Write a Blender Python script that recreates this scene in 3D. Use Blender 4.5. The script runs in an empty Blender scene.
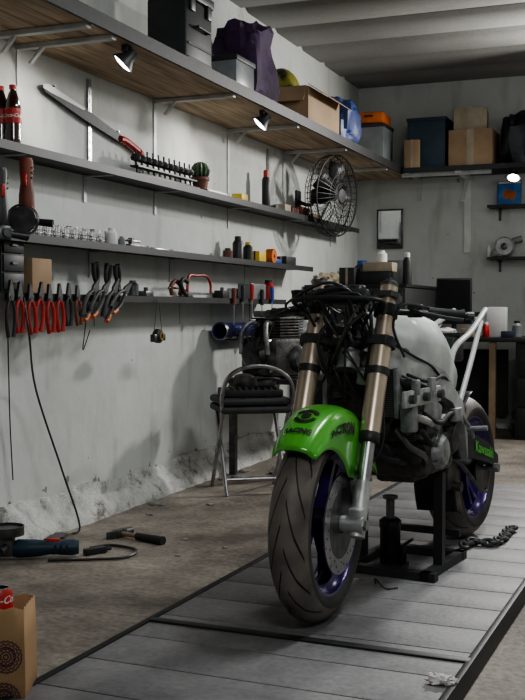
import bpy, bmesh, math, random
from mathutils import Vector, Matrix, Euler, noise
random.seed(4)
SC=bpy.context.scene; C=SC.collection
PI=math.pi; rad=math.radians
V=Vector
F=1057.0; A=rad(21.55); CX=2.71; H=1.02; PZ=.06; BK=9.2; CEIL=3.0
sA,cA=math.sin(A),math.cos(A)
PITCH=math.atan(40/F)
# ---------------- camera
cd=bpy.data.cameras.new('camera'); cam=bpy.data.objects.new('camera',cd); C.objects.link(cam)
cam.location=(CX,0,H); cam.rotation_euler=(PI/2-PITCH,0,A)
cd.sensor_fit='VERTICAL'; cd.sensor_height=24; cd.lens=F/700*24; cd.clip_start=.05
SC.camera=cam
RM=Euler((PI/2-PITCH,0,A)).to_matrix()
def P(px,py,ax,val):
    d=RM@V((px-262.5,350-py,-F)); o=V((CX,0,H)); i='xyz'.index(ax)
    return o+d*((val-o[i])/d[i])
def yw(px,x):
    k=(px-262.5)/F; u=x-CX
    return -u*(cA+k*sA)/(sA-k*cA)
# ---------------- materials
def mat(name,col,rough=.5,metal=0,var=.25,scale=12,bump=0,col2=None,thr=None,emit=0,coat=0,trans=0):
    m=bpy.data.materials.new(name); m.use_nodes=True; n=m.node_tree.nodes; l=m.node_tree.links
    b=n['Principled BSDF']; b.inputs['Roughness'].default_value=rough; b.inputs['Metallic'].default_value=metal
    if coat: b.inputs['Coat Weight'].default_value=coat; b.inputs['Coat Roughness'].default_value=.12
    tc=n.new('ShaderNodeTexCoord'); nz=n.new('ShaderNodeTexNoise'); nz.inputs['Scale'].default_value=scale; nz.inputs['Detail'].default_value=6
    l.new(tc.outputs['Object'],nz.inputs['Vector'])
    cr=n.new('ShaderNodeValToRGB'); l.new(nz.outputs['Fac'],cr.inputs['Fac'])
    c2=col2 or tuple(c*(1-var) for c in col)
    t=thr or (.35,.65)
    cr.color_ramp.elements[0].position=t[0]; cr.color_ramp.elements[1].position=t[1]
    cr.color_ramp.elements[0].color=(*c2,1); cr.color_ramp.elements[1].color=(*col,1)
    l.new(cr.outputs['Color'],b.inputs['Base Color'])
    if bump:
        bp=n.new('ShaderNodeBump'); bp.inputs['Strength'].default_value=bump; bp.inputs['Distance'].default_value=.01
        nb=n.new('ShaderNodeTexNoise'); nb.inputs['Scale'].default_value=scale*4; nb.inputs['Detail'].default_value=5
        l.new(tc.outputs['Object'],nb.inputs['Vector']); l.new(nb.outputs['Fac'],bp.inputs['Height']); l.new(bp.outputs['Normal'],b.inputs['Normal'])
    if emit:
        b.inputs['Emission Color'].default_value=(*col,1); b.inputs['Emission Strength'].default_value=emit
    return m
M={}
def dm(k,*a,**kw): M[k]=mat(k,*a,**kw)
dm('black',(.022,.022,.024),.45); dm('rubber',(.024,.024,.026),.7,bump=.2); dm('blackgloss',(.012,.012,.014),.22)
dm('dark',(.038,.039,.041),.55,.3,scale=30,bump=.1); dm('darkmetal',(.15,.15,.155),.4,.8,scale=25,var=.5)
dm('steel',(.48,.48,.49),.32,1,scale=20,var=.35); dm('chrome',(.8,.8,.81),.2,.9,scale=10,var=.1)
dm('alu',(.60,.61,.60),.45,.6,scale=14,var=.45,bump=.1); dm('castalu',(.38,.39,.39),.5,.6,scale=22,var=.55,bump=.2)
dm('gold',(.66,.54,.43),.30,.75,scale=8,var=.2); dm('purple',(.045,.016,.17),.28,.4,scale=8,var=.3,coat=.5)
dm('green',(.09,.42,.04),.30,.1,scale=6,var=.2,coat=.6); dm('greentext',(.12,.60,.07),.5); dm('ink',(.006,.006,.006),.6)
dm('whitepaint',(.60,.63,.60),.45,0,scale=7,var=.4,coat=.2); dm('white',(.72,.72,.70),.5,scale=9,var=.12)
dm('bracket',(.55,.56,.55),.45,.1,var=.2); dm('red',(.50,.025,.02),.4,var=.3); dm('redgrip',(.42,.025,.02),.45,var=.4); dm('rust',(.20,.05,.03),.6,var=.5)
dm('orange',(.62,.15,.025),.5,var=.25); dm('yellow',(.75,.52,.05),.5,var=.2); dm('blue',(.03,.10,.42),.4,var=.4); dm('skyblue',(.06,.25,.60),.4,var=.5,scale=14); dm('bluetube',(.08,.09,.30),.25,.5,var=.6,scale=6)
dm('navy',(.022,.03,.055),.5,var=.3); dm('teal',(.02,.045,.07),.5,var=.3); dm('purplebag',(.07,.03,.10),.8,var=.6,scale=8,bump=.4)
dm('bluebag',(.03,.06,.22),.5,var=.5,scale=8,bump=.4); dm('blackbag',(.02,.024,.032),.45,var=.5,scale=8,bump=.4)
dm('cardboard',(.38,.26,.16),.8,var=.25,scale=6,bump=.05); dm('kraft',(.40,.25,.13),.8,var=.2,scale=5,bump=.05); dm('printink',(.09,.03,.08),.8)
dm('crate',(.022,.024,.027),.5,var=.3); dm('greybox',(.24,.26,.27),.3,var=.35,scale=6); dm('cola',(.03,.008,.004),.08,var=.3,coat=1)
dm('plant',(.035,.07,.03),.6,var=.5,scale=40); dm('pot',(.13,.05,.035),.7); dm('wood',(.34,.24,.15),.7,var=.4,scale=7,bump=.1)
dm('shelfblack',(.02,.021,.022),.5,var=.4,scale=5); dm('glow',(1,.97,.9),.5,var=0,emit=9); dm('paper',(.75,.70,.70),.8,var=.1,bump=.2)
dm('beige',(.40,.34,.25),.7,var=.3,scale=7); dm('olive',(.26,.25,.03),.35,col2=(.02,.022,.015),scale=7,coat=.4,thr=(.42,.52)); dm('screen',(.008,.008,.01),.15)
dm('mirror',(.55,.57,.58),.06,1,var=.1); dm('brass',(.45,.33,.12),.4,.8,var=.4,scale=30); dm('stoolpad',(.035,.035,.037),.6,var=.4)
dm('grinderblue',(.015,.045,.075),.45,var=.4); dm('debris',(.36,.35,.33),.9,var=.5,bump=.5,scale=15)
dm('grime',(.13,.125,.118),.5,.6,scale=18,var=.7,bump=.3)

def nodes(m): return m.node_tree.nodes,m.node_tree.links
def wallmat(name):
    m=bpy.data.materials.new(name); m.use_nodes=True; n,l=nodes(m); b=n['Principled BSDF']; b.inputs['Roughness'].default_value=.75
    g=n.new('ShaderNodeNewGeometry')
    n1=n.new('ShaderNodeTexNoise'); n1.inputs['Scale'].default_value=1.3; n1.inputs['Detail'].default_value=8; n1.inputs['Roughness'].default_value=.65
    l.new(g.outputs['Position'],n1.inputs['Vector'])
    c1=n.new('ShaderNodeValToRGB'); c1.color_ramp.elements[0].position=.3; c1.color_ramp.elements[1].position=.7
    c1.color_ramp.elements[0].color=(.46,.475,.455,1); c1.color_ramp.elements[1].color=(.62,.635,.615,1); l.new(n1.outputs['Fac'],c1.inputs['Fac'])
    mp=n.new('ShaderNodeMapping'); mp.inputs['Scale'].default_value=(4,4,1.1); l.new(g.outputs['Position'],mp.inputs['Vector'])
    n2=n.new('ShaderNodeTexNoise'); n2.inputs['Scale'].default_value=1.6; n2.inputs['Detail'].default_value=8; l.new(mp.outputs['Vector'],n2.inputs['Vector'])
    c2=n.new('ShaderNodeValToRGB'); c2.color_ramp.elements[0].position=.28; c2.color_ramp.elements[1].position=.45
    c2.color_ramp.elements[0].color=(.80,.79,.77,1); c2.color_ramp.elements[1].color=(1,1,1,1); l.new(n2.outputs['Fac'],c2.inputs['Fac'])
    mx=n.new('ShaderNodeMix'); mx.data_type='RGBA'; mx.blend_type='MULTIPLY'; mx.inputs[0].default_value=1
    l.new(c1.outputs['Color'],mx.inputs[6]); l.new(c2.outputs['Color'],mx.inputs[7])
    n3=n.new('ShaderNodeTexNoise'); n3.inputs['Scale'].default_value=11; n3.inputs['Detail'].default_value=7; l.new(g.outputs['Position'],n3.inputs['Vector'])
    sx=n.new('ShaderNodeSeparateXYZ'); l.new(g.outputs['Position'],sx.inputs[0])
    mr=n.new('ShaderNodeMapRange'); mr.inputs[1].default_value=.10; mr.inputs[2].default_value=.28; mr.inputs[3].default_value=.47; mr.inputs[4].default_value=.28; l.new(sx.outputs['Z'],mr.inputs[0])
    lt=n.new('ShaderNodeMath'); lt.operation='LESS_THAN'; l.new(n3.outputs['Fac'],lt.inputs[0]); l.new(mr.outputs[0],lt.inputs[1])
    mx2=n.new('ShaderNodeMix'); mx2.data_type='RGBA'; l.new(lt.outputs[0],mx2.inputs[0]); l.new(mx.outputs[2],mx2.inputs[6]); mx2.inputs[7].default_value=(.25,.235,.21,1)
    l.new(mx2.outputs[2],b.inputs['Base Color'])
    bp=n.new('ShaderNodeBump'); bp.inputs['Strength'].default_value=.3; bp.inputs['Distance'].default_value=.02
    n4=n.new('ShaderNodeTexNoise'); n4.inputs['Scale'].default_value=9; n4.inputs['Detail'].default_value=8; l.new(g.outputs['Position'],n4.inputs['Vector'])
    l.new(n4.outputs['Fac'],bp.inputs['Height']); l.new(bp.outputs['Normal'],b.inputs['Normal'])
    return m
M['wall']=wallmat('wall_paint')
def concrete(name,ca,cb,cc,s=1.6,bump=.4,rough=.7,fine=.62,pos=(.33,.5,.68)):
    m=bpy.data.materials.new(name); m.use_nodes=True; n,l=nodes(m); b=n['Principled BSDF']
    g=n.new('ShaderNodeNewGeometry')
    n1=n.new('ShaderNodeTexNoise'); n1.inputs['Scale'].default_value=s; n1.inputs['Detail'].default_value=10; n1.inputs['Roughness'].default_value=.7; l.new(g.outputs['Position'],n1.inputs['Vector'])
    c1=n.new('ShaderNodeValToRGB'); e=c1.color_ramp.elements; e[0].position=pos[0]; e[0].color=(*ca,1); e[1].position=pos[2]; e[1].color=(*cc,1); k=e.new(pos[1]); k.color=(*cb,1)
    l.new(n1.outputs['Fac'],c1.inputs['Fac'])
    v=n.new('ShaderNodeTexNoise'); v.inputs['Scale'].default_value=s*28; v.inputs['Detail'].default_value=6; l.new(g.outputs['Position'],v.inputs['Vector'])
    c2=n.new('ShaderNodeValToRGB'); c2.color_ramp.elements[0].position=.3; c2.color_ramp.elements[1].position=.6; c2.color_ramp.elements[0].color=(fine,fine*.98,fine*.96,1); c2.color_ramp.elements[1].color=(1,1,1,1); l.new(v.outputs['Fac'],c2.inputs['Fac'])
    mx=n.new('ShaderNodeMix'); mx.data_type='RGBA'; mx.blend_type='MULTIPLY'; mx.inputs[0].default_value=1; l.new(c1.outputs['Color'],mx.inputs[6]); l.new(c2.outputs['Color'],mx.inputs[7])
    l.new(mx.outputs[2],b.inputs['Base Color'])
    rr=n.new('ShaderNodeMapRange'); rr.inputs[3].default_value=rough-.25; rr.inputs[4].default_value=rough+.15; l.new(n1.outputs['Fac'],rr.inputs[0]); l.new(rr.outputs[0],b.inputs['Roughness'])
    bp=n.new('ShaderNodeBump'); bp.inputs['Strength'].default_value=bump; bp.inputs['Distance'].default_value=.01; l.new(v.outputs['Fac'],bp.inputs['Height']); l.new(bp.outputs['Normal'],b.inputs['Normal'])
    return m
M['floor']=concrete('floor_concrete',(.10,.083,.068),(.215,.188,.16),(.34,.305,.265),1.5,.4,.7,.65,(.38,.5,.64))
M['deck']=concrete('deck_boards_paint',(.135,.13,.138),(.215,.21,.218),(.30,.295,.30),1.8,.15,.6,.8,(.36,.5,.66))
M['ceil']=concrete('ceiling_metal',(.22,.22,.21),(.25,.25,.24),(.28,.28,.27),1.2,.05,.65,.9)
M['curb']=concrete('curb_concrete',(.22,.21,.19),(.58,.58,.56),(.74,.74,.72),6,.9,.85,.65,(.38,.45,.56))
def plankmat(name,c1_,c2_,ax):
    m=bpy.data.materials.new(name); m.use_nodes=True; n,l=nodes(m); b=n['Principled BSDF']; b.inputs['Roughness'].default_value=.7
    tc=n.new('ShaderNodeNewGeometry'); mp=n.new('ShaderNodeMapping'); sc=[16,16,16]; sc[ax]=1.2; mp.inputs['Scale'].default_value=sc; l.new(tc.outputs['Position'],mp.inputs['Vector'])
    nz=n.new('ShaderNodeTexNoise'); nz.inputs['Scale'].default_value=2; nz.inputs['Detail'].default_value=8; l.new(mp.outputs['Vector'],nz.inputs['Vector'])
    cr=n.new('ShaderNodeValToRGB'); cr.color_ramp.elements[0].position=.35; cr.color_ramp.elements[1].position=.65; cr.color_ramp.elements[0].color=(*c2_,1); cr.color_ramp.elements[1].color=(*c1_,1)
    l.new(nz.outputs['Fac'],cr.inputs['Fac']); l.new(cr.outputs['Color'],b.inputs['Base Color']); return m
M['planks']=plankmat('shelf_plank_wood',(.56,.42,.28),(.28,.20,.13),1)
def tyremat():
    m=bpy.data.materials.new('tyre_rubber'); m.use_nodes=True; n,l=nodes(m); b=n['Principled BSDF']; b.inputs['Roughness'].default_value=.55
    tc=n.new('ShaderNodeTexCoord'); s=n.new('ShaderNodeSeparateXYZ'); l.new(tc.outputs['UV'],s.inputs[0])
    def mth(op,a,bb=None,cc=None):
        x=n.new('ShaderNodeMath'); x.operation=op
        for i,q in enumerate((a,bb,cc)):
            if q is None: continue
            if isinstance(q,(int,float)): x.inputs[i].default_value=q
            else: l.new(q,x.inputs[i])
        return x.outputs[0]
    v=mth('ABSOLUTE',mth('SUBTRACT',s.outputs['Y'],.5))
    side=mth('GREATER_THAN',mth('SUBTRACT',s.outputs['Y'],.5),0)
    ph=mth('ADD',mth('ADD',mth('MULTIPLY',s.outputs['X'],14),mth('MULTIPLY',v,-6)),mth('MULTIPLY',side,.5))
    fr=mth('FRACT',ph)
    g=mth('LESS_THAN',fr,.12)
    k=mth('MULTIPLY',g,mth('MULTIPLY',mth('GREATER_THAN',v,.02),mth('LESS_THAN',v,.24)))
    nz=n.new('ShaderNodeTexNoise'); nz.inputs['Scale'].default_value=9; nz.inputs['Detail'].default_value=8; l.new(tc.outputs['Object'],nz.inputs['Vector'])
    cr=n.new('ShaderNodeValToRGB'); cr.color_ramp.elements[0].position=.35; cr.color_ramp.elements[1].position=.7; cr.color_ramp.elements[0].color=(.08,.07,.062,1); cr.color_ramp.elements[1].color=(.20,.18,.158,1); l.new(nz.outputs['Fac'],cr.inputs['Fac'])
    sw=mth('LESS_THAN',v,.30)
    mx0=n.new('ShaderNodeMix'); mx0.data_type='RGBA'; l.new(sw,mx0.inputs[0]); mx0.inputs[6].default_value=(.032,.031,.031,1); l.new(cr.outputs['Color'],mx0.inputs[7])
    mx=n.new('ShaderNodeMix'); mx.data_type='RGBA'; l.new(k,mx.inputs[0]); l.new(mx0.outputs[2],mx.inputs[6]); mx.inputs[7].default_value=(.008,.008,.008,1); l.new(mx.outputs[2],b.inputs['Base Color'])
    bp=n.new('ShaderNodeBump'); bp.inputs['Strength'].default_value=.6; bp.inputs['Distance'].default_value=.004
    h=mth('SUBTRACT',mth('MULTIPLY',nz.outputs['Fac'],.3),k); l.new(h,bp.inputs['Height']); l.new(bp.outputs['Normal'],b.inputs['Normal'])
    return m
M['tyre']=tyremat()
def finmat():
    m=bpy.data.materials.new('radiator_fins'); m.use_nodes=True; n,l=nodes(m); b=n['Principled BSDF']; b.inputs['Roughness'].default_value=.5; b.inputs['Metallic'].default_value=.5
    tc=n.new('ShaderNodeTexCoord'); w=n.new('ShaderNodeTexWave'); w.bands_direction='Z'; w.inputs['Scale'].default_value=45; l.new(tc.outputs['Object'],w.inputs['Vector'])
    cr=n.new('ShaderNodeValToRGB'); cr.color_ramp.elements[0].color=(.01,.01,.01,1); cr.color_ramp.elements[1].color=(.15,.15,.15,1); l.new(w.outputs['Color'],cr.inputs['Fac']); l.new(cr.outputs['Color'],b.inputs['Base Color']); return m
M['fins']=finmat()

# ---------------- mesh builder
def catmull(pts,k=6,closed=False):
    pts=[V(p) for p in pts]; n=len(pts); out=[]
    if n<3: return pts
    rng=range(n) if closed else range(n-1)
    for i in rng:
        if closed: a,b,c,d=pts[(i-1)%n],pts[i],pts[(i+1)%n],pts[(i+2)%n]
        else:
            b,c=pts[i],pts[i+1]; a=pts[i-1] if i>0 else b*2-c; d=pts[i+2] if i+2<n else c*2-b
        for j in range(k):
            t=j/k
            out.append(.5*((2*b)+(c-a)*t+(2*a-5*b+4*c-d)*t*t+(3*b-a-3*c+d)*t**3))
    if not closed: out.append(pts[-1])
    return out
class MB:
    def __init__(s,T=None): s.bm=bmesh.new(); s.T=T or Matrix()
    def ring(s,pts): return [s.bm.verts.new(s.T@V(p)) for p in pts]
    def face(s,vs):
        try: return s.bm.faces.new(vs)
        except ValueError: return None
    def loft(s,rings,cap=True,closed=True,loop=False):
        R=[s.ring(r) for r in rings]; n=len(R[0])
        for a in range(len(R)-(0 if loop else 1)):
            r0,r1=R[a],R[(a+1)%len(R)]
            for i in range(n if closed else n-1):
                j=(i+1)%n; s.face([r0[i],r0[j],r1[j],r1[i]])
        if cap and closed and not loop: s.face(R[0][::-1]); s.face(R[-1])
        return s
    def box(s,c,d,rot=None,bev=0):
        t=bmesh.new(); bmesh.ops.create_cube(t,size=1)
        for v in t.verts: v.co=V((v.co.x*d[0],v.co.y*d[1],v.co.z*d[2]))
        if bev: bmesh.ops.bevel(t,geom=list(t.edges),offset=bev,segments=2,affect='EDGES',profile=.5)
        mm=s.T@Matrix.Translation(V(c))@(rot.to_4x4() if rot else Matrix())
        t.transform(mm); me=bpy.data.meshes.new('t'); t.to_mesh(me); s.bm.from_mesh(me); bpy.data.meshes.remove(me); t.free(); return s
    def cyl(s,p0,p1,r0,r1=None,n=16,cap=True):
        p0,p1=V(p0),V(p1); r1=r0 if r1 is None else r1; q=(p1-p0).to_track_quat('Z','Y')
        f=lambda p,r:[p+q@V((r*math.cos(2*PI*i/n),r*math.sin(2*PI*i/n),0)) for i in range(n)]
        return s.loft([f(p0,r0),f(p1,r1)],cap)
    def tube(s,pts,r,n=8,closed=False,k=6,flat=1):
        p=catmull(pts,k,closed) if k>1 else [V(x) for x in pts]; m=len(p); rings=[]
        up=None
        for i in range(m):
            if closed: t=p[(i+1)%m]-p[i-1]
            else: t=p[min(i+1,m-1)]-p[max(i-1,0)]
            if t.length<1e-9: t=V((0,0,1))
            t.normalize()
            if up is None: up=t.orthogonal().normalized()
            up=(up-t*up.dot(t))
            up=up.normalized() if up.length>1e-6 else t.orthogonal().normalized()
            w=t.cross(up); rr=r if not isinstance(r,(list,tuple)) else r[0]+(r[-1]-r[0])*i/(m-1)
            rings.append([p[i]+up*rr*math.cos(2*PI*j/n)+w*rr*flat*math.sin(2*PI*j/n) for j in range(n)])
        return s.loft(rings,True,True,closed)
    def lathe(s,prof,n=24,X=None,closed=False,uv=False,cap=True):
        X=X or Matrix(); m=len(prof)
        ul=None
        if uv: ul=s.bm.loops.layers.uv.get('UVMap') or s.bm.loops.layers.uv.new('UVMap')
        R=[[s.bm.verts.new(s.T@(X@V((r*math.cos(2*PI*i/n),r*math.sin(2*PI*i/n),z)))) for i in range(n)] for r,z in prof]
        for a in range(m if closed else m-1):
            r0,r1=R[a],R[(a+1)%m]
            for i in range(n):
                j=(i+1)%n; f=s.face([r0[i],r0[j],r1[j],r1[i]])
                if uv and f:
                    for lp,(u,v) in zip(f.loops,((i,a),(i+1,a),(i+1,a+1),(i,a+1))): lp[ul].uv=(u/n,v/(m-1))
        if cap and not closed:
            if prof[0][0]>1e-5: s.face(R[0][::-1])
            if prof[-1][0]>1e-5: s.face(R[-1])
        return s
    def sph(s,c,r,n=16,rot=None):
        r=V(r) if not isinstance(r,(int,float)) else V((r,r,r))
        X=Matrix.Translation(V(c))@(rot.to_4x4() if rot else Matrix())@Matrix.Diagonal((*r,1))
        return s.lathe([(max(1e-6,math.sin(PI*i/(n//2))),-math.cos(PI*i/(n//2))) for i in range(n//2+1)],n,X,cap=False)
    def blob(s,c,r,amp,fr,seed=0,n=28,flat=None):
        c=V(c); r=V(r); R=[]
        for i in range(n//2+1):
            ph=PI*i/(n//2); ring=[]
            for j in range(n):
                th=2*PI*j/n; d=V((math.sin(ph)*math.cos(th),math.sin(ph)*math.sin(th),-math.cos(ph)))
                sq=V([math.copysign(abs(q)**.7,q) for q in d])
                q=1+amp*noise.noise(d*fr+V((seed,seed*2,0)))+amp*.5*noise.noise(d*fr*2.7+V((seed,0,3)))
                p=c+V((sq.x*r.x,sq.y*r.y,sq.z*r.z))*q
                if flat is not None: p.z=max(p.z,flat)
                ring.append(p)
            R.append(ring)
        return s.loft(R,False)
    def prism(s,pts,h,X=None):
        X=X or Matrix()
        a=[X@V((p[0],p[1],-h/2)) for p in pts]; b=[X@V((p[0],p[1],h/2)) for p in pts]
        return s.loft([a,b])
    def raw(s,vs,fs):
        R=[s.bm.verts.new(s.T@V(v)) for v in vs]
        for f in fs: s.face([R[i] for i in f])
        return s
    def build(s,name,m,parent=None,label=None,ang=35,solid=0,weld=1e-5):
        bmesh.ops.remove_doubles(s.bm,verts=s.bm.verts,dist=weld)
        bmesh.ops.recalc_face_normals(s.bm,faces=s.bm.faces)
        me=bpy.data.meshes.new(name); s.bm.to_mesh(me); s.bm.free()
        me.materials.append(M[m] if isinstance(m,str) else m)
        me.shade_smooth(); me.set_sharp_from_angle(angle=rad(ang))
        o=bpy.data.objects.new(name,me); C.objects.link(o)
        if parent: o.parent=parent
        if label: o['label']=label
        if solid:
            q=o.modifiers.new('thickness','SOLIDIFY'); q.thickness=solid; q.offset=0
        return o
def thing(name,label,cat,loc=(0,0,0),rz=0,group=None,rot=None):
    o=bpy.data.objects.new(name,None); C.objects.link(o); o.location=loc; o.rotation_euler=rot or (0,0,rz); o.empty_display_size=.05
    o['label']=label; o['category']=cat
    if group: o['group']=group
    return o
def tag(o,label,cat,loc=None,rz=0,group=None,rot=None):
    o['label']=label; o['category']=cat
    if loc is not None: o.location=loc
    o.rotation_euler=rot or (0,0,rz)
    if group: o['group']=group
    return o
def struct(o): o['kind']='structure'; return o
def dup(r,loc,rz=0,label=None,rot=None):
    c=r.copy(); C.objects.link(c); c.location=loc; c.rotation_euler=rot or (0,0,rz)
    if label: c['label']=label
    for ch in list(r.children):
        k=ch.copy(); C.objects.link(k); k.parent=c
        for g in list(ch.children):
            q=g.copy(); C.objects.link(q); q.parent=k
    return c
def text(s,size,f,name,m,parent,ext=0,shear=0,bold=0):
    cu=bpy.data.curves.new('t','FONT'); cu.body=s; cu.size=size; cu.align_x='CENTER'; cu.align_y='CENTER'; cu.shear=shear; cu.offset=bold; cu.resolution_u=3
    ob=bpy.data.objects.new('t',cu); C.objects.link(ob); bpy.context.view_layer.update()
    me=bpy.data.meshes.new_from_object(ob.evaluated_get(bpy.context.evaluated_depsgraph_get()))
    vs=[f(v.co.copy()) for v in me.vertices]; fs=[list(p.vertices) for p in me.polygons]
    bpy.data.objects.remove(ob); bpy.data.meshes.remove(me)
    return MB().raw(vs,fs).build(name,m,parent,weld=1e-7)
RX=Matrix.Rotation(PI/2,4,'Y')
RY=Matrix.Rotation(-PI/2,4,'X')
T=Matrix.Translation

# ---------------- room
XR=4.3; YB=-2.2
struct(MB().box((XR/2-.1,3.5,-.05),(XR+.6,12.6,.1)).build('floor','floor'))
struct(MB().box((-.06,3.5,1.5),(.12,11.6,3.1)).build('wall_left','wall'))
struct(MB().box((XR/2,BK+.06,1.5),(XR+.24,.12,3.1)).build('wall_back','wall'))
struct(MB().box((XR+.06,3.5,1.5),(.12,11.6,3.1)).build('wall_right','wall'))
struct(MB().box((XR/2,YB-.06,1.5),(XR+.24,.12,3.1)).build('wall_front','wall'))
mb=MB(); pr=[]; y=YB
while y<BK+.05:
    pr+= [(y,CEIL),(y+.42,CEIL),(y+.45,CEIL+.022),(y+.52,CEIL+.022)]; y+=.55
mb.loft([[(-.02,a,b) for a,b in pr],[(XR+.02,a,b) for a,b in pr]],False,False)
struct(mb.build('ceiling','ceil',ang=60))
mb=MB(); rings=[]; N=460
for i in range(N+1):
    yy=YB+(BK-YB)*i/N; r=[]
    for j,(x,z) in enumerate([(-.01,.165),(.008,.16),(.018,.14),(.026,.115),(.040,.09),(.062,.07),(.080,.05),(.092,.025),(.10,0)]):
        q=noise.noise(V((yy*4,j*.5,1)))+.7*noise.noise(V((yy*15,j*.9,4)))
        k=.0 if j in(0,) else 1
        r.append((max(-.01,x+q*.016*k),yy,max(0,z+(q*.014 if 0<j<8 else 0)+(.04*noise.noise(V((yy*2.2,7,2))) if j<4 else 0))))
    rings.append(r)
mb.loft(rings,False,False); struct(mb.build('trim_1','curb',ang=60))

# ---------------- shelves on left wall
zt=P(65,8,'x',.5).z
z2=(P(0,137,'x',.2).z+P(358,235,'x',.2).z)/2
z3=(P(0,230,'x',.2).z+P(310,273,'x',.2).z)/2
z4=P(100,299,'x',.2).z
Y0=2.4
def wshelf(nm,label,z,x1,y1,th,brs,arm=.16):
    t=thing(nm,label,'shelf',(0,Y0,z))
    L=y1-Y0
    MB().box((x1/2,L/2,th/2),(x1-.006,L,th),bev=.002).build('board','shelfblack',t)
    MB().box((x1+.004,L/2,th/2-.006),(.008,L,th+.014)).build('front_edge','shelfblack',t)
    for px in brs:
        y=yw(px,.0)-Y0
        MB().box((.004,y,-.05),(.006,.025,.16)).box((arm/2,y,-.004),(arm,.022,.007)).build('bracket','bracket',t)
    return t
wshelf('wall_shelf','long black wall shelf carrying drink bottles and the cactus, under the plank shelf',z2,.2,yw(358,.2),.022,[-5,85,155,228,283,330])
wshelf('wall_shelf','black wall shelf carrying the row of chrome sockets',z3,.2,yw(312,.2),.02,[-5,90,170,245])
wshelf('wall_shelf','lowest black wall shelf with red pliers hanging off its edge',z4,.2,yw(285,.2),.018,[-5,95,180,250])
t=thing('plank_shelf','deep overhead shelf of bare wooden planks along the left wall','shelf',(0,Y0,zt))
L=BK-.02-Y0
for i in range(4): MB().box((.062+i*.123,L/2,.013),(.118,L,.024),bev=.002).build('plank','planks',t)
MB().box((.503,L/2,.02),(.016,L,.06)).build('front_fascia','dark',t)
for px in (-8,20,155,228,283,330):
    y=yw(px,.0)-Y0
    MB().box((.004,y,-.20),(.006,.03,.42)).box((.24,y,-.012),(.48,.035,.02)).box((.10,y,-.05),(.012,.02,.10),Euler((0,rad(45),0)).to_matrix()).build('bracket','bracket',t)
ZT=zt+.027; Z2=z2+.024; Z3=z3+.022; Z4=z4+.02
for px,lb in ((85,'perforated steel upright rail on wall behind the long blade'),(153,'perforated steel upright rail between plank shelf and black shelf, nearest the cactus'),(228,'perforated steel upright rail behind the yellow box'),(265,'perforated steel upright rail left of the black cage fan')):
    y=yw(px,0); b=z2+.026; a=zt-.43 if px!=85 and px!=265 else zt-.03
    mb=MB().box((0,0,(a-b)/2),(.010,.028,a-b))
    for k in range(int((a-b)/.04)): mb.box((.006,0,.02+k*.04),(.003,.008,.018))
    tag(mb.build('wall_rail','steel'),lb,'rail',(.007,y+.04,b))
xr=P(525,170,'y',BK).x+.4
t=thing('wall_shelf','high dark shelf across the back wall holding boxes and bags','shelf',(.53,BK,zt))
MB().box(((xr-.5)/2,-.24,.012),(xr-.5,.46,.024)).build('board','shelfblack',t)
MB().box(((xr-.5)/2,-.475,.012),(xr-.5,.012,.04)).build('front_edge','dark',t)
x=P(468,200,'y',BK).x-.53
MB().box((x,-.01,-.33),(.055,.02,.66)).box((x,-.23,-.012),(.05,.44,.03)).box((x,-.13,-.12),(.03,.012,.34),Euler((rad(-45),0,0)).to_matrix()).build('bracket','white',t)
MB().box((.35,-.40,-.02),(.75,.03,.035)).build('cross_rail','bracket',t)
MB().box((.03,-.23,-.012),(.035,.44,.02)).box((.03,-.005,-.1),(.035,.01,.2)).build('bracket','bracket',t)

def carton(nm,label,cat,loc,d,m,rz=0,tape='beige',open_=False,lid=None):
    t=thing(nm,label,cat,loc,rz)
    if open_:
        w=.006
        mb=MB().box((0,0,w/2),(d[0],d[1],w))
        for sx in(-1,1): mb.box((sx*(d[0]-w)/2,0,d[2]/2),(w,d[1],d[2]))
        for sy in(-1,1): mb.box((0,sy*(d[1]-w)/2,d[2]/2),(d[0]-2*w,w,d[2]))
        mb.build('body',m,t)
        for sx in(-1,1): MB().box((sx*(d[0]/2+.045),0,d[2]-.02),(.12,d[1]*.98,.004),Euler((0,sx*rad(35),0)).to_matrix()).build('flap',m,t)
        MB().box((0,-d[1]/2-.035,d[2]-.05),(d[0]*.95,.004,.12),Euler((rad(-30),0,0)).to_matrix()).build('flap',m,t)
    else:
        MB().box((0,0,d[2]/2),d,bev=.004).build('body',m,t)
        if tape: MB().box((0,0,d[2]/2),(d[0]*.16,d[1]+.002,d[2]+.002)).build('tape',tape,t)
        if lid: MB().box((0,0,d[2]-.012),(d[0]+.014,d[1]+.014,.028),bev=.003).build('lid',lid,t)
    return t
def onT(px,x): return (x,yw(px,x),ZT)
t=thing('tool_crate','large black plastic crate with latches on the plank shelf','crate',onT(181,.30))
MB().box((0,0,.19),(.22,.32,.38),bev=.015).build('body','crate',t)
MB().box((0,0,.405),(.24,.34,.05),bev=.01).build('lid','crate',t)
for y in(-.10,.10): MB().box((.118,y,.35),(.012,.05,.07),bev=.003).build('latch','darkmetal',t)
MB().tube([(.11,-.07,.24),(.135,-.07,.24),(.135,.07,.24),(.11,.07,.24)],.008,8,k=1).build('handle','dark',t)
for z in(.08,.15): MB().box((.112,0,z),(.006,.28,.012)).build('rib','dark',t)
carton('storage_box','grey translucent plastic box with dark lid between crate and purple bag','box',onT(226,.32),(.24,.26,.21),'greybox',lid='dark',tape=None)
yb=yw(250,.3)
tag(MB().blob((0,0,.27),(.15,.22,.28),.38,1.6,3,flat=0).build('cloth_bag','purplebag'),'dark purple cloth bag slumped behind the grey plastic box','bag',(.24,yb+.08,ZT))
bx=yw(296,.28)
carton('cardboard_box','open brown cardboard box with flaps up near the end of the plank shelf','box',(.27,bx,ZT),(.42,.66,.25),'cardboard',open_=True)
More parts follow.
